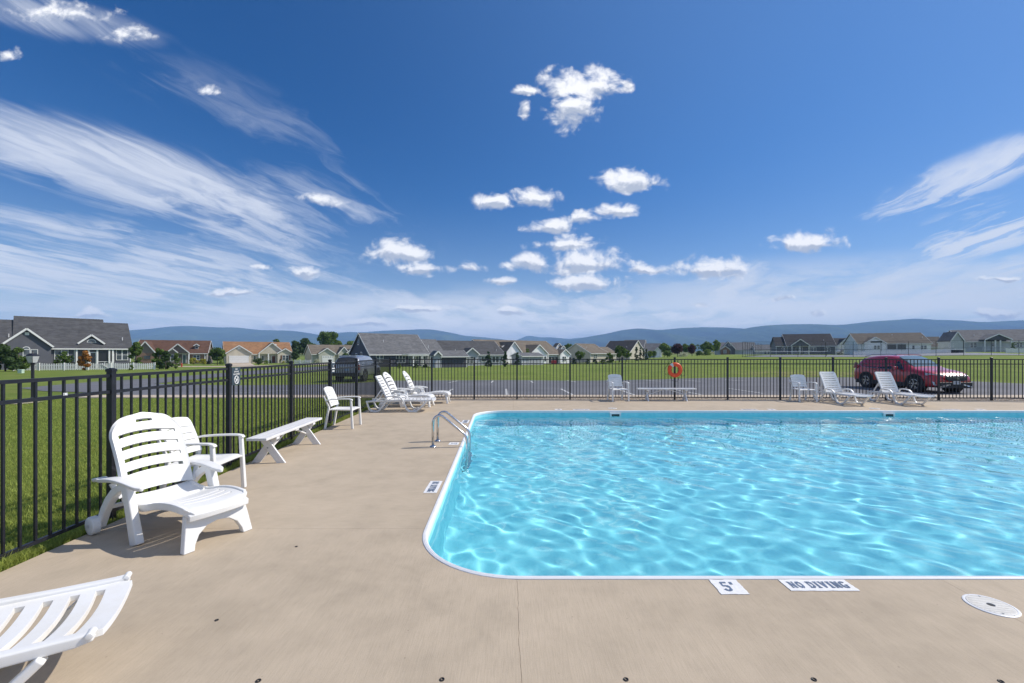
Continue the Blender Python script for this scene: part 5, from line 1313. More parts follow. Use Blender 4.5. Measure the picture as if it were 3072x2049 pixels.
PLN = [  # name, label, category, px, depth, top row, width px, kind, material
    ('shrub', 'tall dark hedge shrub at the end of the white picket fence', 'shrub', 16, 53.5, 1036, 66, 'bush', F_DARK, 5200),
    ('shrub', 'olive leafy shrub beside the hedge, partly before the arched window', 'shrub', 54, 54.6, 1041, 44, 'bush', F_GREEN, 3000),
    ('shrub', 'rust-orange autumn shrub standing before the white picket fence', 'shrub', 256, 57.6, 1055, 34, 'column', F_RUST, 2600),
    ('shrub', 'small round clipped bush at the foot of the white picket fence', 'shrub', 394, 59.6, 1094, 11, 'bush', F_GREEN, 500),
    ('small_tree', 'young green tree behind the fence at the charcoal house windows', 'tree', 195, 62, 1053, 26, 'round', F_GREEN, 900),
    ('small_tree', 'low leafy shrub under the charcoal house windows', 'tree', 172, 62.5, 1062, 18, 'bush', F_GREEN, 600),
    ('conifer', 'small pointed conifer between the charcoal house windows and porch', 'conifer', 216, 62.5, 1061, 14, 'cone', F_CON, 900),
    ('small_tree', 'dark leafy tree at the corner of the charcoal house facing the brown house', 'tree', 408, 66, 1026, 44, 'column', F_GREEN, 2400),
    ('evergreen', 'broad bright evergreen between the charcoal and brown houses', 'evergreen', 478, 66, 1040, 36, 'column', F_GREEN, 2400),
    ('evergreen', 'dense dark evergreen in front of the brown house', 'evergreen', 497, 63.5, 1052, 36, 'column', F_DARK, 2600),
    ('evergreen', 'slim evergreen before the brown house porch', 'evergreen', 528, 66, 1059, 24, 'column', F_GREEN, 1500),
    ('shrub', 'yellow-green round bush nearer the brown house door', 'shrub', 580, 110, 1074, 24, 'bush', F_YEL, 900),
    ('shrub', 'yellow-green round bush at the outer corner of the brown house', 'shrub', 609, 110, 1077, 22, 'bush', F_YEL, 900),
    ('small_tree', 'rounded green tree between the brown and orange-roofed houses', 'tree', 652, 104, 1047, 42, 'round', F_GREEN, 2000),
    ('shrub', 'low green bush at the foot of the tree by the orange-roofed house', 'shrub', 665, 108, 1078, 16, 'bush', F_LITE, 500),
    ('small_tree', 'small dark leafy tree before the orange-roofed house porch', 'tree', 776, 96, 1077, 28, 'round', F_DARK, 1000),
    ('shrub', 'light green bush by the porch of the orange-roofed house', 'shrub', 799, 116, 1081, 15, 'bush', F_LITE, 500),
    ('shrub', 'small dark bush beside the red-brown front door', 'shrub', 811, 117, 1080, 9, 'bush', F_DARK, 350),
    ('conifer', 'small pointed shrub between door and shuttered window', 'conifer', 841, 115, 1077, 9, 'cone', F_CON, 400),
    ('shrub', 'yellow-green bush under the shuttered window', 'shrub', 850, 115, 1083, 12, 'bush', F_YEL, 400),
    ('shrub', 'dark bush at the outer side of the shuttered window', 'shrub', 862, 115, 1080, 10, 'bush', F_DARK, 350),
    ('tree', 'dark tree at the orange-roofed house corner by the white garden fence', 'tree', 884, 128, 1055, 26, 'round', F_DARK, 1000),
    ('tree', 'tall dark tree of the clump, closest behind the orange-roofed house', 'tree', 886, 165, 1024, 38, 'round', F_DARK, 1600),
    ('tree', 'tall dark tree in the middle of the clump by the sage house', 'tree', 916, 168, 1017, 46, 'round', F_DARK, 1900),
    ('tree', 'green tree against the side wall of the sage house', 'tree', 938, 160, 1032, 34, 'round', F_GREEN, 1400),
    ('tree', 'tallest rounded tree rising behind the sage house', 'tree', 983, 185, 995, 66, 'round', F_GREEN, 3200),
    ('tree', 'light green tree behind the sage house roof', 'tree', 1012, 190, 1024, 38, 'round', F_LITE, 1300),
    ('tree', 'light green tree between the sage and navy houses', 'tree', 1052, 190, 1025, 42, 'round', F_LITE, 1300),
    ('tree', 'treetop showing over the orange-brown roof', 'tree', 828, 185, 1016, 30, 'round', F_GREEN, 900),
    ('shrub', 'pale flowering bush before the sage house garage', 'shrub', 950, 124, 1079, 24, 'bush', F_FLOW, 800),
    ('small_tree', 'small green tree before the sage house porch', 'tree', 1036, 122, 1060, 26, 'round', F_GREEN, 900),
    ('shrub', 'small bush before the triple window of the navy house', 'shrub', 1197, 70, 1091, 14, 'column', F_LITE, 500),
    ('shrub', 'dark bush before the pergola of the navy house', 'shrub', 1246, 74, 1090, 16, 'bush', F_DARK, 600),
    ('shrub', 'dark low bush at the pergola post nearest the shed', 'shrub', 1276, 76, 1092, 14, 'bush', F_DARK, 500),
    ('conifer', 'dark conifer before the grey house, beside the French doors', 'conifer', 1465, 84, 1056, 22, 'cone', F_CON, 1900),
    ('conifer', 'dark conifer at the corner of the grey house and long tan-roofed house', 'conifer', 1516, 86, 1055, 20, 'cone', F_CON, 1900),
    ('conifer', 'dark conifer next to the pale grey shed', 'conifer', 1552, 88, 1057, 17, 'cone', F_CON, 1700),
    ('tree', 'green treetop in front of the long tan roof', 'tree', 1583, 108, 1045, 16, 'round', F_LITE, 500),
    ('tree', 'round tree behind the long tan-roofed house', 'tree', 1706, 220, 1032, 30, 'round', F_GREEN, 900),
    ('small_tree', 'small spreading tree before the broad beige gable', 'tree', 1739, 112, 1052, 27, 'round', F_GREEN, 1000),
    ('shrub', 'dark shrub starting the row under the beige gable', 'shrub', 1722, 112, 1074, 16, 'bush', F_DARK, 600),
    ('shrub', 'dark upright shrub in the middle of the row by the beige house', 'shrub', 1762, 110, 1076, 15, 'bush', F_DARK, 600),
    ('shrub', 'dark shrub under the beige house window', 'shrub', 1786, 110, 1076, 15, 'bush', F_DARK, 600),
    ('shrub', 'light green shrub ending the row by the beige house', 'shrub', 1808, 111, 1078, 20, 'bush', F_LITE, 600),
    ('shrub', 'bushy shrub before the small wing of the beige house', 'shrub', 1828, 113, 1058, 26, 'bush', F_LITE, 900),
    ('tree', 'leafy tree between the beige house and the black roof', 'tree', 1859, 112, 1039, 32, 'round', F_GREEN, 1700),
    ('tree', 'lower leafy tree against the black-roofed house wall', 'tree', 1880, 116, 1050, 24, 'round', F_LITE, 1000),
    ('evergreen', 'first and tallest of four columnar evergreens by the black roof', 'evergreen', 1909, 116, 1041, 15, 'cone', F_CON, 1100),
    ('evergreen', 'second of four columnar evergreens by the black roof', 'evergreen', 1921, 117, 1043, 13, 'cone', F_CON, 1000),
    ('evergreen', 'third of four columnar evergreens by the black roof', 'evergreen', 1931, 118, 1045, 12, 'cone', F_CON, 900),
    ('evergreen', 'last of four columnar evergreens, beside the yellowish tree', 'evergreen', 1939, 119, 1047, 12, 'cone', F_CON, 900),
    ('small_tree', 'yellowish-green tree beside the last of four evergreens', 'tree', 1950, 122, 1053, 18, 'round', F_LITE, 700),
    ('small_tree', 'green tree by the small white peak house', 'tree', 1962, 126, 1053, 18, 'round', F_GREEN, 700),
    ('tree', 'tall light green tree next to the larger purple tree', 'tree', 1993, 175, 1031, 34, 'round', F_LITE, 1500),
    ('tree', 'low green tree under the tall one by the purple trees', 'tree', 2003, 140, 1054, 28, 'round', F_GREEN, 1000),
    ('purple_tree', 'larger dark purple-leaved tree in the clump beyond the lawn', 'tree', 2033, 150, 1034, 38, 'round', F_PURP, 1900),
    ('purple_tree', 'smaller dark purple-leaved tree nearer the brick-gabled house', 'tree', 2076, 155, 1037, 27, 'round', F_PURP, 1300),
    ('tree', 'green tree between the two purple-leaved trees', 'tree', 2055, 172, 1033, 26, 'round', F_GREEN, 1000),
    ('tree', 'tree behind the smaller purple-leaved tree', 'tree', 2076, 178, 1033, 24, 'round', F_GREEN, 900),
    ('shrub', 'low bush between smaller purple tree and broad green tree', 'shrub', 2099, 150, 1051, 22, 'bush', F_GREEN, 700),
    ('tree', 'broad green tree near the brick-gabled house', 'tree', 2122, 165, 1028, 36, 'round', F_GREEN, 1700),
    ('tree', 'bright green tree touching the brick-gabled house', 'tree', 2148, 172, 1022, 26, 'round', F_LITE, 1300),
    ('shrub', 'low bush under the broad green tree by the brick gable', 'shrub', 2124, 150, 1050, 30, 'bush', F_LITE, 800),
    ('shrub', 'pale grassy shrub in the bed beneath the purple trees', 'shrub', 2050, 146, 1060, 34, 'bush', F_FLOW, 500),
    ('small_tree', 'narrow green tree before the pale grey house porch', 'tree', 3043, 112, 1025, 14, 'column', F_GREEN, 900),
]
for i, (nm_, lab, cat, px, dp, top, w, kind, mt, n) in enumerate(PLN): plant(nm_, lab, cat, px, dp, top, w, kind, mt, n=int(n * 2.2), seed=i + 3)

def wood():     # far tree line that reads as one mass
    rng = np.random.default_rng(8); V = []; N = 9000
    x = rng.uniform(-900, 900, N); y = 620 + 160 * rng.random(N) + 40 * np.sin(x * .01)
    hh = (6 + 4 * np.sin(x * .021 + 1) + 3 * np.sin(x * .07)) * rng.random(N) ** .5
    gap = (np.sin(x * .006 + .5) + .6 * np.sin(x * .017)) > -.55
    x, y, hh = x[gap], y[gap], hh[gap]; N = len(x); z = gh(x, y) + np.clip(hh, .5, None)
    P = np.stack([x, y, z], -1); d = rng.normal(size=(N, 3)); d /= np.linalg.norm(d, axis=1)[:, None]
    t1 = np.cross(d, rng.normal(size=(N, 3))); t1 /= np.linalg.norm(t1, axis=1)[:, None]; t2 = np.cross(d, t1); s = rng.uniform(.8, 2.0, N)[:, None]
    V = np.stack([P - t1 * s, P + t2 * s, P + t1 * s, P - t2 * s], 1).reshape(-1, 3)
    me = bpy.data.meshes.new('distant_wood'); me.from_pydata(V.tolist(), [], np.arange(4 * N).reshape(-1, 4).tolist()); me.materials.append(F_DARK)
    o = bpy.data.objects.new('distant_wood', me); COL.objects.link(o); tag(o, 'dark far-off tree line at the foot of the mountains', 'wood', kind='stuff')
wood()

# ================================================================ mountains
def mat_mountain():
    m = bpy.data.materials.new('forested_slope'); m.use_nodes = True; g = NT(m.node_tree); b = g.n['Principled BSDF']
    p = g.new('ShaderNodeNewGeometry').outputs['Position']
    a = g.noise(p, .0016, 6, .62); f = g.noise(p, .02, 5, .7)
    c = g.ramp(g.m('ADD', g.m('MULTIPLY', a, .6), g.m('MULTIPLY', f, .4)), [(.40, (.010, .024, .012)), (.52, (.035, .065, .024)), (.64, (.085, .115, .045))])
    g.put(b, 'Base Color', c); b.inputs['Roughness'].default_value = 1; b.inputs['Specular IOR Level'].default_value = 0
    g.put(b, 'Normal', g.new('ShaderNodeBump', {'Height': f, 'Strength': .8, 'Distance': 18.0}).outputs[0])
    MATS['mountain'] = m; return m
mat_mountain()
def ridge(d, prof, seed, run=.42):
    px = np.array([p[0] for p in prof], float); py = np.array([p[1] for p in prof], float)
    xs = np.linspace(px[0], px[-1], 420); yy = np.interp(xs, px, py)
    k = np.ones(9) / 9; yp = np.convolve(np.pad(yy, 4, mode='edge'), k, 'valid')
    rng = np.random.default_rng(seed); rows = 44; S = np.linspace(0, 1, rows)[:, None]
    wx = (xs - CX) / FPX * d; H = (HY - yp) / FPX * d + EYE
    sp = np.zeros((rows, len(xs)))
    for i in range(26):
        fr = np.exp(rng.uniform(np.log(.0006), np.log(.012))); sp += (.9 / (fr * 600 + .6)) * np.sin(wx[None] * fr * 6.28 + S * rng.uniform(-3, 3) * 2 + rng.uniform(0, 6.28))
    sp = sp / np.abs(sp).max()
    rough = np.zeros_like(wx)
    for i in range(30):
        fr = np.exp(rng.uniform(np.log(.004), np.log(.03))); rough += .012 / fr * .02 * np.sin(wx * fr * 6.28 + rng.uniform(0, 6.28))
    Z = -6 + (H[None] + 6 + rough[None] * S ** 3) * S ** 1.25 + sp * (H[None] * .42) * S * (1 - S) * 2.4
    Yd = d * (1 - run * (1 - S)) + np.zeros_like(Z); X = np.broadcast_to(wx[None], Z.shape)
    Xb = wx; V = np.concatenate([np.stack([X, Yd, Z], -1).reshape(-1, 3), np.stack([wx, np.full_like(wx, d * 1.25), np.full_like(wx, -6)], -1)])
    idx = np.arange((rows + 1) * len(xs)).reshape(rows + 1, -1)
    F = np.stack([idx[:-1, :-1], idx[:-1, 1:], idx[1:, 1:], idx[1:, :-1]], -1).reshape(-1, 4)
    me = bpy.data.meshes.new('mountain'); me.from_pydata(V.tolist(), [], F.tolist()); me.materials.append(MATS['mountain']); me.shade_smooth()
    o = bpy.data.objects.new('mountain', me); COL.objects.link(o); tag(o, kind='structure')
ridge(6200, [(-1500, 1010), (-700, 985), (0, 1004), (250, 1006), (400, 993), (485, 982.4), (514, 978.5), (583, 977.5), (638, 982), (715, 982), (768, 990), (881, 992), (960, 1005), (1050, 1020), (1250, 1045), (1500, 1059)], 1)
ridge(7000, [(620, 1052), (850, 1010), (951, 1005.5), (997, 1001), (1043, 995.7), (1084, 997), (1137, 992.7), (1206, 990), (1270, 987.6), (1298, 988.6), (1347, 997), (1390, 1007), (1431, 1010), (1500, 1017), (1560, 1026), (1700, 1045), (1850, 1059)], 2)
ridge(8200, [(1380, 1040), (1500, 1028), (1547, 1021), (1583, 1007), (1626, 1012), (1654, 1012), (1705, 1016.7), (1756, 1012), (1900, 1010), (2100, 1030)], 3)
ridge(6000, [(1560, 1050), (1700, 1024), (1756, 1012), (1820, 1001), (1863, 990.6), (1917, 984.8), (1945, 987.6), (1983, 990), (2042, 984), (2110, 981.4), (2181, 982.6), (2229, 985.5), (2350, 1000), (2600, 1030), (2800, 1055)], 4)
ridge(5000, [(1950, 1059), (2095, 1029), (2160, 1005), (2229, 986), (2286, 977), (2357, 973), (2417, 972.4), (2457, 972), (2500, 976), (2560, 971.4), (2614, 964), (2677, 960.7), (2758, 954.6), (2790, 959), (2877, 960.7), (2950, 967), (3011, 963), (3072, 960.7), (3300, 955), (3700, 970), (4300, 950), (4900, 1000)], 5)

# ================================================================ haze
hzm = bpy.data.materials.new('haze'); hzm.use_nodes = True; g = NT(hzm.node_tree); g.n.clear()
pv = g.new('ShaderNodeVolumePrincipled', {'Color': (.36, .58, 1, 1), 'Density': 1.55e-4, 'Anisotropy': .0})
g.l.new(pv.outputs[0], g.new('ShaderNodeOutputMaterial').inputs['Volume'])
hb = MB().box(-14000, 14000, -1500, 10600, -9, 425).build('haze', hzm); tag(hb, kind='stuff')

# ================================================================ grass along the side fence
def grass():
    rng = np.random.default_rng(21)
    N1, N2 = 260000, 22000
    y = 2.2 + 13.3 * rng.random(N1) ** 1.35; x = fenceX(y) + .02 - (rng.random(N1) ** 1.25) * (1.5 + y * 1.05)
    h = rng.uniform(.02, .055, N1)
    y2 = 2.2 + 12.9 * rng.random(N2); clump = .5 + .5 * np.sin(y2 * 7.3) * np.sin(y2 * 3.1 + 1); x2 = fenceX(y2) + .07 - np.abs(rng.normal(0, .075, N2))
    h2 = rng.uniform(.04, .115, N2) * (.55 + .8 * clump)
    x = np.concatenate([x, x2]); y = np.concatenate([y, y2]); h = np.concatenate([h, h2]); N = len(x)
    z = np.full(N, -.032); a = rng.uniform(0, 6.28, N); w = rng.uniform(.0012, .0028, N) * (1 + y / 12)
    b = rng.uniform(0, 6.28, N); ln = h * rng.uniform(.15, .9, N)
    ux, uy = np.cos(a) * w, np.sin(a) * w; lx, ly = np.cos(b) * ln, np.sin(b) * ln
    p0 = np.stack([x - ux, y - uy, z], -1); p1 = np.stack([x + ux, y + uy, z], -1)
    m0 = np.stack([x - ux * .8 + lx * .35, y - uy * .8 + ly * .35, z + h * .6], -1); m1 = np.stack([x + ux * .8 + lx * .35, y + uy * .8 + ly * .35, z + h * .6], -1)
    t = np.stack([x + lx, y + ly, z + h], -1)
    V = np.stack([p0, p1, m1, m0, t], 1).reshape(-1, 3); o5 = np.arange(N) * 5
    me = bpy.data.meshes.new('grass')
    nq = N; loops = np.concatenate([np.stack([o5, o5 + 1, o5 + 2, o5 + 3], 1), np.stack([o5 + 3, o5 + 2, o5 + 4, o5 + 4], 1)[:, :3].repeat(1, 0) if False else np.zeros((0, 4), int)])
    me.vertices.add(len(V)); me.vertices.foreach_set('co', V.ravel())
    q = np.stack([o5, o5 + 1, o5 + 2, o5 + 3], 1); tri = np.stack([o5 + 3, o5 + 2, o5 + 4], 1)
    li = np.concatenate([q.ravel(), tri.ravel()]); me.loops.add(len(li)); me.loops.foreach_set('vertex_index', li.astype(np.int32))
    st = np.concatenate([np.arange(N) * 4, N * 4 + np.arange(N) * 3]); me.polygons.add(2 * N); me.polygons.foreach_set('loop_start', st.astype(np.int32))
    me.update(calc_edges=True); me.validate()
    me.materials.append(mat_foliage('grass_blade', (.34, .40, .09), .40, .5))
    o = bpy.data.objects.new('grass', me); COL.objects.link(o); tag(o, 'green mown lawn grass outside the side fence', 'grass', kind='stuff')
grass()

# ================================================================ vehicles
def mat_paint(name, col, metal=.3):
    m = bpy.data.materials.new(name); m.use_nodes = True; g = NT(m.node_tree); b = g.n['Principled BSDF']
    n = g.noise(g.new('ShaderNodeTexCoord').outputs['Object'], 900, 2, .5)
    g.put(b, 'Base Color', g.mix(n, tuple(k * .8 for k in col) + (1,), (*col, 1)))
    b.inputs['Metallic'].default_value = metal; b.inputs['Roughness'].default_value = .35; b.inputs['Coat Weight'].default_value = 1.0; b.inputs['Coat Roughness'].default_value = .04
    MATS[name] = m; return m
CGL = mat_glass('car_glass', (.02, .025, .028), .02); CHR = M('chrome', (.50, .50, .51), .22, .03, 10, metal=1.0); CLAD = M('cladding', (.025, .026, .028), .6, .1, 30)
LAMP = mat_glass('headlamp', (.55, .58, .6), .05); REDL = mat_glass('tail_lamp', (.35, .02, .015), .1); ALLOY = M('alloy', (.55, .55, .56), .25, .05, 20, metal=.9)
def make_car(root, paint, Lc, W, prof, belt, glassz, roofw, wheels, rw, side_win, clad=.34, rear_glass=None, front_glass=None):
    """body lofted through cross-sections; x forward, front at +Lc"""
    w = W / 2; rings = []
    for (x, zb, zt, ws, wt, zbelt) in prof:      # bottom z, top z, width at sill, width at top edge, belt height
        a = w * ws; t = w * wt
        ring = [(x, -a * .86, zb), (x, -a * .99, zb + .08), (x, -a, zb + (zbelt - zb) * .45), (x, -a * .985, zbelt), (x, -(t + (a * .97 - t) * .42), zbelt + (zt - zbelt) * .55), (x, -t, zt - .035), (x, -t * .55, zt - .003), (x, 0, zt)]
        rings.append(ring + [(p[0], -p[1], p[2]) for p in ring[-2::-1]])
    mb = MB(); mb.loft(rings)
    body = mb.build('body', paint, root, smooth=True, subs=2)
    for (x, y_) in [(wx, s) for wx in wheels for s in (-1, 1)]:
        ar = MB(); pts = [(x + (rw + .115) * math.cos(a), rw + (rw + .115) * math.sin(a)) for a in [R(-14) + R(208) * k / 18 for k in range(19)]]
        inner = [(x + (rw + .05) * math.cos(a), rw + (rw + .05) * math.sin(a)) for a in [R(194) - R(208) * k / 18 for k in range(19)]]
        ar.extr(pts + inner, 'y', y_ * (w - .06), y_ * (w + .012)).build('wheel_arch', CLAD, root)
        MB().lathe([(rw + .055, y_ * (w - .25)), (rw + .055, y_ * (w + .004)), (.001, y_ * (w + .004))], 26, (x, 0, rw), axis='y').build('wheel_well', DARK, root)
        k0 = w - .215; k1 = w + .006
        wl = MB().lathe([(rw * .62, y_ * k0), (rw * .93, y_ * k0), (rw, y_ * (k0 + .03)), (rw, y_ * (k1 - .03)), (rw * .93, y_ * k1), (rw * .68, y_ * (k1 + .004)), (rw * .66, y_ * (k1 - .03)), (.001, y_ * (k1 - .05))], 30, axis='y').build('wheel', RUB, root, smooth=False, bevel=.004)
        wl.location = (x, 0, rw)
        rim = MB().lathe([(rw * .655, y_ * (k1 - .01)), (rw * .66, y_ * (k1 + .010)), (rw * .61, y_ * (k1 + .012)), (rw * .60, y_ * (k1 - .02))], 30, axis='y')
        for q in range(5):
            for e in (-.16, .16):
                a = 2 * math.pi * q / 5 + e + .3; rim.bar((math.cos(a - e * .6) * rw * .1, y_ * (k1 + .004), math.sin(a - e * .6) * rw * .1), (math.cos(a) * rw * .63, y_ * (k1 + .008), math.sin(a) * rw * .63), .03, .035, (0, 1, 0))
        rim.lathe([(.001, y_ * (k1 + .014)), (rw * .14, y_ * (k1 + .012)), (rw * .15, y_ * (k1 - .03))], 14, axis='y')
        rim.build('rim', ALLOY, wl)
    return body
def side_glass(root, polys, yfun, mat=CGL, chrome=True):
    for s in (-1, 1):
        for poly in polys:
            outer = MB(); V = [(x, s * (yfun(x, z) + .004), z) for x, z in poly] + [(x, s * (yfun(x, z) - .03), z) for x, z in poly]; n = len(poly)
            outer.add(V, [tuple(range(n)), tuple(range(2 * n - 1, n - 1, -1))] + [(i, (i + 1) % n, n + (i + 1) % n, n + i) for i in range(n)]); outer.build('side_window', mat, root)
def plate_on(root, name, pts, th, mat):
    """flat polygon panel given in 3-D, thickened along its normal"""
    P = [Vector(p) for p in pts]; nn = (P[1] - P[0]).cross(P[2] - P[0]).normalized() * th; n = len(P)
    return MB().add([p + nn for p in P] + [p - nn for p in P], [tuple(range(n)), tuple(range(2 * n - 1, n - 1, -1))] + [(i, (i + 1) % n, n + (i + 1) % n, n + i) for i in range(n)]).build(name, mat, root)

def red_suv():
    X = 19.25; front = 18.75; z = ghf(X, 20) + .022
    t = thing('parked_car', 'dark red compact SUV parked beyond the far fence, facing the pool', 'car', (X + .02, front + 4.55, z), R(-90))
    # x = 0 tail, x = 4.6 nose
    prof = [(.0, .42, .98, .86, .72, .80), (.05, .30, 1.12, .94, .74, .88), (.22, .24, 1.44, .985, .68, .98), (.55, .22, 1.585, 1.0, .66, 1.02), (1.1, .21, 1.66, 1.0, .67, 1.02), (1.8, .21, 1.68, 1.0, .68, 1.0), (2.35, .21, 1.645, 1.0, .67, .99),
            (2.75, .21, 1.49, 1.0, .68, .985), (3.1, .21, 1.27, 1.0, .72, .98), (3.38, .21, 1.095, 1.0, .80, .95), (3.8, .22, 1.045, .99, .80, .88), (4.2, .23, .965, .955, .74, .80), (4.42, .26, .84, .88, .68, .68), (4.54, .32, .70, .78, .64, .55)]
    red = mat_paint('paint_red', (.60, .018, .022), .0)
    body = make_car(t, red, 4.6, 1.86, prof, 1.0, 1.5, .7, (.93, 3.60), .355, None)
    def yf(x, zz_): return .93 * (.975 - .36 * max(0, zz_ - 1.0) / .62)
    side_glass(t, [[(.62, 1.13), (1.0, 1.06), (1.52, 1.04), (1.52, 1.53), (1.0, 1.52), (.82, 1.46)], [(1.60, 1.035), (2.45, 1.02), (3.02, 1.02), (2.72, 1.30), (2.42, 1.47), (2.2, 1.535), (1.60, 1.54)]], yf)
    for s in (-1, 1):
        MB().tube([(.55, s * .905, 1.17), (.64, s * .915, 1.10), (1.0, s * .918, 1.035), (2.0, s * .92, 1.01), (3.08, s * .90, 1.0), (3.02, s * .885, 1.06)], .013, 6).build('chrome_strip', CHR, t)
        MB().box(.25, 3.1, s * .915 - .02, s * .915 + .02, .22, .42).build('sill_cladding', CLAD, t, bevel=.01)
        mm = MB().loft([[(2.78 + dx, s * (.93 + dy), 1.06 + dz) for dx, dz in ((-.09 * k, -.07 * k), (.07 * k, -.07 * k), (.05 * k, .09 * k), (-.08 * k, .10 * k))] for dy, k in ((0, .5), (.06, .9), (.2, 1), (.24, .7))]).build('side_mirror', red, t, bevel=.015)
        for x in (1.25, 2.3): MB().box(x, x + .2, s * .945 - .012, s * .945 + .012, .93, .965).build('door_handle', red, t, bevel=.006)
        plate_on(t, 'headlight', [(4.47, s * .45, .80), (4.36, s * .70, .835), (4.08, s * .885, .885), (4.10, s * .885, .80), (4.38, s * .70, .735), (4.49, s * .47, .725)], .012, LAMP)
        plate_on(t, 'tail_light', [(.06, s * .80, 1.28), (.28, s * .86, 1.28), (.35, s * .885, .98), (.05, s * .86, .98)], .02, REDL)
        plate_on(t, 'fog_lamp_trim', [(4.50, s * .78, .36), (4.44, s * .86, .37), (4.40, s * .88, .53), (4.45, s * .82, .50)], .012, CHR)
        MB().tube([(.5, s * .60, 1.60), (1.0, s * .62, 1.70), (2.0, s * .62, 1.71), (2.35, s * .60, 1.665)], .016, 6).build('roof_rail', CHR, t)
    # windscreen lies on the sloping cowl
    def top(x): return np.interp(x, [p[0] for p in prof], [p[2] for p in prof])
    ws = MB(); S = [(3.30, .60), (3.08, .62), (2.8, .60), (2.55, .56), (2.42, .53)]
    ws.loft([[(x, -y, top(x) + .012 - .02), (x, -y * .5, top(x) + .024 - .004), (x, 0, top(x) + .024), (x, y * .5, top(x) + .024 - .004), (x, y, top(x) + .012 - .02), (x, y, top(x) - .05), (x, -y, top(x) - .05)] for x, y in S]).build('windscreen', mat_glass('windscreen_sky_tint', (.20, .28, .32), .04), t, smooth=False)  # sky reflection painted into the pale blue base colour
    plate_on(t, 'rear_window', [(.12, -.55, 1.22), (.12, .55, 1.22), (.32, .5, 1.5), (.32, -.5, 1.5)], .015, CGL)
    plate_on(t, 'grille', [(4.575, -.48, .76), (4.575, .48, .76), (4.60, .42, .60), (4.605, .3, .555), (4.605, -.3, .555), (4.60, -.42, .60)], .02, CLAD)
    MB().bar((4.585, -.48, .77), (4.60, .48, .77), .02, .028).build('grille_bar', CHR, t, bevel=.008)
    for z_ in (.60, .65, .70): MB().bar((4.605, -.42, z_), (4.605, .42, z_), .02, .012).build('grille_slat', CHR if z_ > .68 else CLAD, t)
    e = MB().bar((4.625, -.05, .62), (4.625, -.062, .75), .012, .022, (1, 0, 0)).bar((4.625, .05, .62), (4.625, .062, .75), .012, .022, (1, 0, 0)).bar((4.625, -.05, .685), (4.625, .05, .685), .012, .022)
    e.tube([(4.622, .088 * math.cos(a), .685 + .075 * math.sin(a)) for a in [2 * math.pi * k / 20 for k in range(20)]], .006, 5, True); e.build('badge', CHR, t)
    MB().box(4.42, 4.585, -.72, .72, .24, .50).build('lower_bumper', CLAD, t, bevel=.03)
    for s in (-1, 1): plate_on(t, 'bumper_trim', [(4.60, s * .30, .42), (4.595, s * .55, .38), (4.57, s * .74, .30), (4.57, s * .74, .255), (4.60, s * .5, .31), (4.602, s * .28, .38)], .01, CHR)
    p = MB().box(4.60, 4.615, -.155, .155, .415, .565).build('licence_plate', WHITE, t, bevel=.004)
    q = MB(); serif_text(q, 'U 52G', .26, .08); q.v = [(4.6175, x, .49 + y) for x, y, _ in q.v]; q.build('plate_number', MARKB, p, fixn=False)
red_suv()

def silver_suv():
    dp = 30.4; X = (at(997, dp) + at(1082, dp)) / 2; z = ghf(X, dp + 1) + .022
    t = thing('parked_car', 'dark silver large SUV parked beyond the side fence, its rear towards the pool', 'car', (X, dp, z), R(90))
    prof = [(.0, .50, 1.05, .93, .84, .95), (.05, .40, 1.25, .97, .82, 1.05), (.12, .38, 1.62, .99, .76, 1.12), (.35, .36, 1.82, 1.0, .74, 1.15), (1.0, .35, 1.87, 1.0, .75, 1.15), (2.2, .35, 1.88, 1.0, .76, 1.15), (3.0, .35, 1.84, 1.0, .75, 1.14), (3.3, .35, 1.62, 1.0, .76, 1.13),
            (3.7, .35, 1.32, 1.0, .82, 1.1), (4.0, .36, 1.20, .99, .84, 1.02), (4.6, .38, 1.14, .97, .82, .95), (4.95, .40, 1.02, .92, .8, .85), (5.05, .46, .85, .86, .78, .7)]
    sil = mat_paint('paint_silver', (.36, .38, .42), .5)
    make_car(t, sil, 5.05, 1.98, prof, 1.1, 1.7, .75, (1.0, 4.0), .40, None)
    def yf(x, zz_): return .99 * (.975 - .30 * max(0, zz_ - 1.15) / .7)
    side_glass(t, [[(.4, 1.22), (1.3, 1.2), (1.3, 1.68), (.55, 1.68)], [(1.38, 1.2), (2.3, 1.19), (2.3, 1.7), (1.38, 1.69)], [(2.38, 1.19), (3.55, 1.18), (3.1, 1.6), (2.9, 1.7), (2.38, 1.7)]], yf)
    plate_on(t, 'rear_window', [(.045, -.80, 1.26), (.045, .80, 1.26), (.20, .66, 1.70), (.20, -.66, 1.70)], .02, CGL)
    for s in (-1, 1):
        plate_on(t, 'tail_light', [(.0, s * .78, 1.22), (.0, s * .93, 1.22), (.0, s * .93, .86), (.0, s * .82, .86)], .03, REDL)
        MB().loft([[(3.35 + dx, s * (.99 + dy), 1.22 + dz) for dx, dz in ((-.09, -.1), (.07, -.1), (.05, .1), (-.08, .1))] for dy in (0, .12, .22)]).build('side_mirror', sil, t, bevel=.015)
    MB().box(-.12, .08, -.95, .95, .44, .66).build('rear_bumper', CLAD, t, bevel=.03)
    MB().box(-.035, .02, -.5, .5, 1.02, 1.10).build('tailgate_trim', CHR, t, bevel=.01)
    p = MB().box(-.04, .0, -.17, .17, .80, .96).build('licence_plate', M('plate_blue', (.30, .42, .62), .5), t)
    MB().box(.15, .35, -.6, .6, 1.80, 1.88).build('roof_spoiler', sil, t, bevel=.02)
silver_suv()

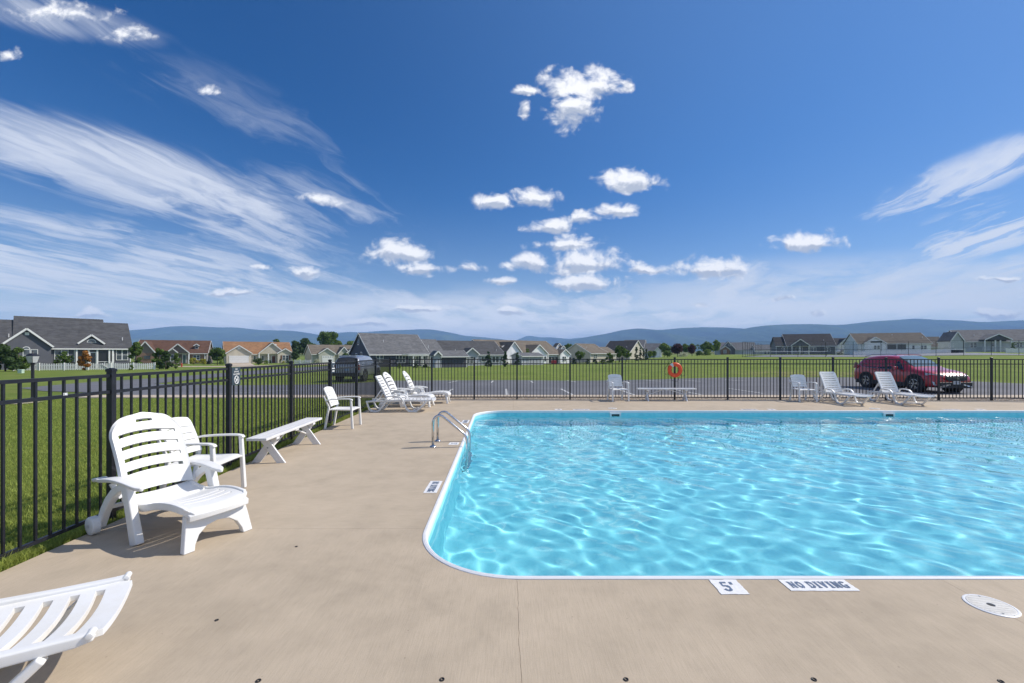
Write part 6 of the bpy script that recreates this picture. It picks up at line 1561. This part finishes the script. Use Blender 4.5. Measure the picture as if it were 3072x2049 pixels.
def white_car():
    dp = 142; X = at(2523, dp); z = ghf(X, dp)
    t = thing('parked_car', 'small white car parked before the dark garage door', 'car', (X - 1.4, dp, z), R(-20))
    prof = [(.0, .4, .9, .9, .8, .8), (.2, .3, 1.1, 1, .75, .85), (.6, .28, 1.42, 1, .68, .88), (1.6, .28, 1.46, 1, .68, .88), (2.4, .28, 1.1, 1, .75, .86), (3.4, .28, .95, .97, .75, .8), (3.7, .4, .7, .85, .7, .6)]
    make_car(t, mat_paint('paint_white', (.7, .7, .7), 0), 3.7, 1.75, prof, .9, 1.3, .7, (.7, 2.9), .32, None)
    side_glass(t, [[(.55, .95), (2.3, .95), (1.7, 1.32), (.8, 1.34)]], lambda x, zz_: .875 * (.975 - .3 * max(0, zz_ - .88) / .6))
white_car()

# ================================================================ small things around the lawn
def lamp_post():
    X, Y = at(98, 14.6), 14.6; z = ghf(X, Y)
    t = thing('lamp_post', 'black garden lamp post with square lantern beyond the side fence', 'lamp post', (X, Y, z - .09))
    MB().lathe([(.05, 0), (.05, .25), (.042, .27), (.042, 1.32), (.055, 1.34), (.055, 1.38), (.02, 1.40)], 14).build('pole', BLK, t)
    c = MB()
    for sx_ in (-1, 1):
        for sy_ in (-1, 1): c.bar((sx_ * .075, sy_ * .075, 1.40), (sx_ * .115, sy_ * .115, 1.63), .012, .012)
    c.box(-.085, .085, -.085, .085, 1.385, 1.40).build('lantern_frame', BLK, t)
    for a in range(4):
        ca, sa = math.cos(a * math.pi / 2), math.sin(a * math.pi / 2)
        def rt(x, y, zz_): return (x * ca - y * sa, x * sa + y * ca, zz_)
        plate_on(t, 'glass_pane', [rt(-.07, -.077, 1.405), rt(.07, -.077, 1.405), rt(.108, -.115, 1.625), rt(-.108, -.115, 1.625)], .002, M('lantern_glass', (.45, .47, .48), .15, .1, 30))
    MB().hexa([(-.13, -.13, 1.63), (.13, -.13, 1.63), (.13, .13, 1.63), (-.13, .13, 1.63)], [(-.05, -.05, 1.72), (.05, -.05, 1.72), (.05, .05, 1.72), (-.05, .05, 1.72)]).lathe([(.03, 1.72), (.015, 1.76), (.02, 1.78), (.0005, 1.81)], 8).build('lantern_roof', BLK, t)
lamp_post()
def hydrant():
    X, Y = at(545, 84), 84
    t = thing('fire_hydrant', 'small red fire hydrant on the lawn before the brown house', 'hydrant', (X, Y, ghf(X, Y)))
    RD = M('hydrant_red', (.45, .06, .03), .5)
    MB().lathe([(.17, 0), (.17, .06), (.12, .08), (.12, .5), (.15, .52), (.15, .56), (.12, .6), (.06, .7), (.03, .76), (.0005, .76)], 14).build('barrel', RD, t)
    for s in (-1, 1): MB().lathe([(.0005, s * .2), (.07, s * .2), (.07, s * .1)], 10, (0, 0, .4), axis='x').build('outlet', RD, t)
hydrant()
def util_box(px, dp, w, h, mat, name, label, cat):
    X = at(px, dp); t = thing(name, label, cat, (X, dp, ghf(X, dp)), R(15))
    MB().box(-w / 2, w / 2, -w / 2, w / 2, -.05, h * .85).build('cabinet', mat, t, bevel=.02); MB().hexa([(-w / 2 - .02, -w / 2 - .02, h * .85), (w / 2 + .02, -w / 2 - .02, h * .85), (w / 2 + .02, w / 2 + .02, h * .85), (-w / 2 - .02, w / 2 + .02, h * .85)], [(-w / 2, -w / 2, h), (w / 2, -w / 2, h), (w / 2, w / 2, h), (-w / 2, w / 2, h)]).build('lid', mat, t)
util_box(63, 48, .38, .42, M('pale_green_box', (.45, .58, .47), .6), 'utility_box', 'pale green utility box on the lawn before the picket fence', 'utility box')
util_box(626, 112, .75, .8, DARK, 'air_conditioner', 'dark air-conditioning unit at the end of the brown house', 'air conditioner')
util_box(1662, 110, 1.1, 1.0, M('red_cover', (.40, .03, .04), .7), 'covered_grill', 'red covered grill on the porch of the long tan-roofed house', 'grill')
util_box(2872, 106, 1.6, .75, DARK, 'storage_box', 'dark low storage box before the pale grey house fence', 'box')
